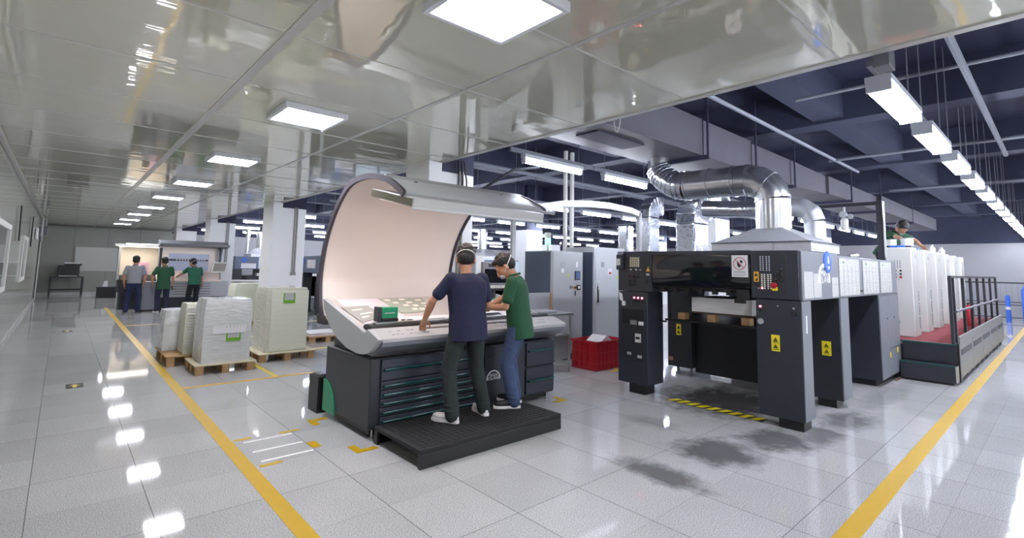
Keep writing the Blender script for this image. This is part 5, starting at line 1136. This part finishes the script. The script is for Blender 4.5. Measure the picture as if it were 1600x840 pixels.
    for cz, a_, d_, yo in ((-.08-hem, .176, .128, -.006), (.0, .174, .128, -.004), (.12, .168, .120, 0), (.25, .178, .120, 0), (.36, .188, .120, -.004), (.42, .186, .108, -.008), (.465, .150, .088, -.010), (.495, .095, .070, -.008), (.515, .066, .060, -.004)):
        a_ *= bw; d_ *= bw; rg = []
        for k in range(N):
            an = 2*math.pi*k/N; co, si = math.cos(an), math.sin(an)
            rg.append(b.bm.verts.new(at(a_*math.copysign(abs(co)**.8, co), yo+d_*math.copysign(abs(si)**.85, si), cz) + (V3(0, 0, 0) if cz > -.05 else V3(0, hip_y*0, 0))))
        rings.append(rg)
    b.bm.faces.new(rings[0][::-1]); b.bm.faces.new(rings[-1])
    for A_, B_ in zip(rings, rings[1:]):
        for k in range(N): b.bm.faces.new((A_[k], A_[(k+1) % N], B_[(k+1) % N], B_[k]))
    for (sh, el, wr), sg in zip(arms, (-1, 1)):
        e_ = sh.lerp(el, sleeve); c(at(.10*sg, -.005, .435), sh, .066*s, .064*s*bw, 16); c(sh, e_, .064*s*bw, .061*s, 16); c(sh.lerp(el, .35), sh.lerp(el, sleeve+.06), .066*s, .066*s, 16)
        c(sh-up*.02*s, at(.15*sg, 0, .30), .06*s, .05*s, 12)
    sh_ = link_mesh('shirt', voxel_mesh(b, vox*1.1, 5), shirt, t)
    if collar:
        q = MB(); N = 20; cpts = [neck0+up*(.035+.012*math.cos(a))*s+rgt*.066*s*math.sin(a)+fwd*(.008-.068*math.cos(a))*s for a in [2*math.pi*k/N for k in range(N+1)]]
        q.tube(cpts, .014*s, 8); cm = voxel_mesh(q, vox, 2); link_mesh('collar', cm, shirt, sh_)
    # ---- trousers
    b = MB(); c = b.cap; b.ell(pel+V3(0, -.008, .0)*s, (.158*s, .108*s, .12*s)); b.ell(pel+V3(0, -.025, -.07)*s, (.15*s, .10*s, .09*s))
    for (hip, kn, ank, ta) in legs:
        c(hip+V3(0, 0, .02)*s, hip.lerp(kn, .45), .098*s, .094*s, 16); c(hip.lerp(kn, .45), kn, .094*s, .080*s, 16); c(kn, kn.lerp(ank, .5), .080*s, .074*s, 16); c(kn.lerp(ank, .5), ank+V3(0, -.008, -.015)*s, .074*s, .070*s, 16)
        for f_ in (.80, .92): b.ell(kn.lerp(ank, f_), (.080*s, .080*s, .018*s))
    link_mesh('trousers', voxel_mesh(b, vox*1.2, 4), trousers, t)
    # ---- shoes
    for (hip, kn, ank, ta) in legs:
        rm = Matrix.Rotation(ta, 3, 'Z'); S_ = lambda x, y, z: V3(ank.x, ank.y, 0) + rm @ P(x, y, z)
        b = MB(); b.ell(S_(0, .12, .045), (.043*s, .10*s, .04*s), rm); b.ell(S_(0, -.01, .05), (.038*s, .07*s, .048*s), rm); b.cap(S_(0, -.02, .06), S_(0, -.01, .10), .042*s, .042*s); b.cap(S_(0, .05, .06), S_(0, .13, .045), .043*s, .035*s)
        link_mesh('shoe', voxel_mesh(b, vox, 3), shoes[0], t)
        out = [(.0, -.085), (.03, -.07), (.038, -.02), (.036, .05), (.046, .12), (.04, .18), (.018, .225), (-.018, .225), (-.042, .18), (-.046, .12), (-.036, .05), (-.038, -.02), (-.03, -.07)]
        q = MB(); A = [S_(x, y, .002) for x, y in out]; B = [S_(x*.98, y*.985, .030) for x, y in out]
        va = [q.bm.verts.new(p) for p in A]; vb = [q.bm.verts.new(p) for p in B]; q.bm.faces.new(va); q.bm.faces.new(vb[::-1])
        for i in range(len(out)): q.bm.faces.new((va[i], vb[i], vb[(i+1) % len(out)], va[(i+1) % len(out)]))
        q.build('sole', shoes[1], t)
    # ---- hair: cap over crown and back of the head, short sides
    b = MB(); b.ell(H(0, -.024, .048), tuple(q_*hs for q_ in (.086*s, .098*s, .088*s)), hm); b.ell(H(0, -.045, .0), tuple(q_*hs for q_ in (.080*s, .075*s, .075*s*hair_len)), hm); b.ell(H(0, .045, .095), tuple(q_*hs for q_ in (.062*s, .045*s, .03*s)), hm)
    rr = random.Random(len(label))
    for k in range(70):
        a, e = rr.uniform(0, 2*math.pi), rr.uniform(.15, 1.4); p = H(.084*math.cos(a)*math.cos(e), -.024+.096*math.sin(a)*math.cos(e), .048+.087*math.sin(e))
        b.ell(p, (.012*s,)*3, seg=6)
    link_mesh('hair', voxel_mesh(b, vox*.9, 1), M_HAIR, t)
    if mask:
        q = MB(); q.ell(H(0, .062, -.058), tuple(q_*hs for q_ in (.047*s, .052*s, .036*s)), hm); mk = link_mesh('face_mask', voxel_mesh(q, vox, 2), M_MASK, t)
        q = MB(); N = 28
        for lo_, hi_ in ((-.05, .045),):
            q.tube([H(.092*math.sin(a), -.022-(.104 if math.cos(a) > 0 else .080)*math.cos(a), lo_+(hi_-lo_)*(.5+.5*math.cos(a))) for a in [2*math.pi*k/N for k in range(N+1)]], .0042*s, 6)
        q.build('mask_strap', M_CREAM, mk)
    t.location = loc; t.rotation_euler = (0, 0, rz)
    return t
def to_local(loc, rz, p):
    v = Vector(p)-Vector(loc); c, s_ = math.cos(-rz), math.sin(-rz); return (v.x*c-v.y*s_, v.x*s_+v.y*c, v.z)
# man in navy at the desk
L1, A1 = (2.98, 3.93, .154), R(-4)
person('person in a navy T-shirt and dark trousers leaning on the console desk', L1, A1, .955, M_NAVY, M_SLACK, (M_SHOEW, M_SHOEW), head=(R(-32), R(18), R(0)), lean=.10,
       feet=[(-.17, -.02, .5), (.24, .03, -.1)], lh=to_local(L1, A1, (2.69, 4.25, 1.075)), rh=to_local(L1, A1, (3.24, 4.17, 1.13)), lpole=(-1, -.3, -.1), rpole=(.45, -.5, -1),
       lhd=((.1, .6, -.9), (0, -.6, -.8), (1, .2, 0)), rhd=((-.1, .9, -.25), (-.3, 0, -1), (-1, 0, 0)), collar=False, vox=.0058, hem=.08, bw=1.16, hs=1.17)
# man in green reaching across
L2, A2 = (3.70, 3.97, .154), R(36)
person('person in a bottle green polo shirt and blue jeans standing on the black step', L2, A2, .935, M_GRN, M_JEAN, (M_SHOEB, M_SHOEW), head=(R(14), R(44), R(0)), lean=.13,
       feet=[(-.11, .03, .35), (.13, .06, -.15)], lh=to_local(L2, A2, (3.40, 4.17, 1.17)), rh=to_local(L2, A2, (3.60, 4.42, 1.12)), lpole=(-.3, -.4, -1), rpole=(1, -.3, -.4),
       lhd=((-.35, 1, .05), (.3, 0, -1), (1, 0, 0)), rhd=((-.3, 1, -.1), (0, -.2, -1), (-1, 0, 0)), vox=.0058, hem=.10, bw=1.12, hs=1.15)
# three men at the far console
L3 = (1.71, 19.25, 0)
person('person in a grey shirt and navy jeans standing before the far cream booth', L3, R(-8), .985, M_GRYS, M_JEANN, (M_SHOEB, M_SHOEB), head=(R(-12), R(8), 0), feet=[(-.15, 0, .25), (.15, 0, -.35)], vox=.010, mask=False, hem=-.05)
L4 = (2.44, 19.08, 0)
person('person in a dark green shirt standing with arms down, a phone in one hand', L4, R(4), .975, M_GRN, mat('dark_blue_trousers', '252a40', .9, noise=.2), (M_SHOEB, M_SHOEW), head=(R(10), R(10), 0), feet=[(-.12, 0, .2), (.12, 0, -.2)], lh=(-.27, .10, .88), rh=(.27, .08, .84), lpole=(-1, -.6, 0), rpole=(1, -.6, 0), vox=.010, mask=False, hem=.13)
t = thing('phone', 'black phone held low by the far person in dark green', 'phone', (0, 0, 0)); MB().box(-.03, .03, -.008, .008, -.07, .07).build('case', M_BLACK, t, bevel=.004); MB().box(-.027, .027, -.0095, -.008, -.065, .065).build('screen', M_SMOKE, t); t.location = (2.70, 19.21, .74)
L5, A5 = (3.28, 19.12, 0), R(14)
person('person in a mid green shirt and black trousers reaching over the far console desk', L5, A5, .97, M_GRN2, M_BLKT, (M_SHOEB, M_SHOEB), head=(R(25), R(20), 0), lean=.16, feet=[(-.11, 0, .2), (.12, 0, -.2)], lh=to_local(L5, A5, (2.84, 19.62, 1.06)), rh=(.30, .16, .82), lpole=(-.6, -.5, -.6), vox=.010, mask=True)
# man working on top of the press
L6, A6 = (13.05, 2.52, 1.15), R(158)
person('person in a dark green shirt and pale mask bent over the press towers', L6, A6, 1.0, M_GRN, M_BLKT, (M_SHOEB, M_SHOEB), head=(R(-25), R(58), 0), lean=.60, feet=[(-.12, 0, .1), (.12, 0, -.1)], hip_y=-.12, lh=to_local(L6, A6, (13.2, 1.98, 2.2)), rh=to_local(L6, A6, (12.28, 2.02, 2.24)), rpole=(1, -.3, .9), lpole=(-1, -.3, .2), vox=.010, hem=0)
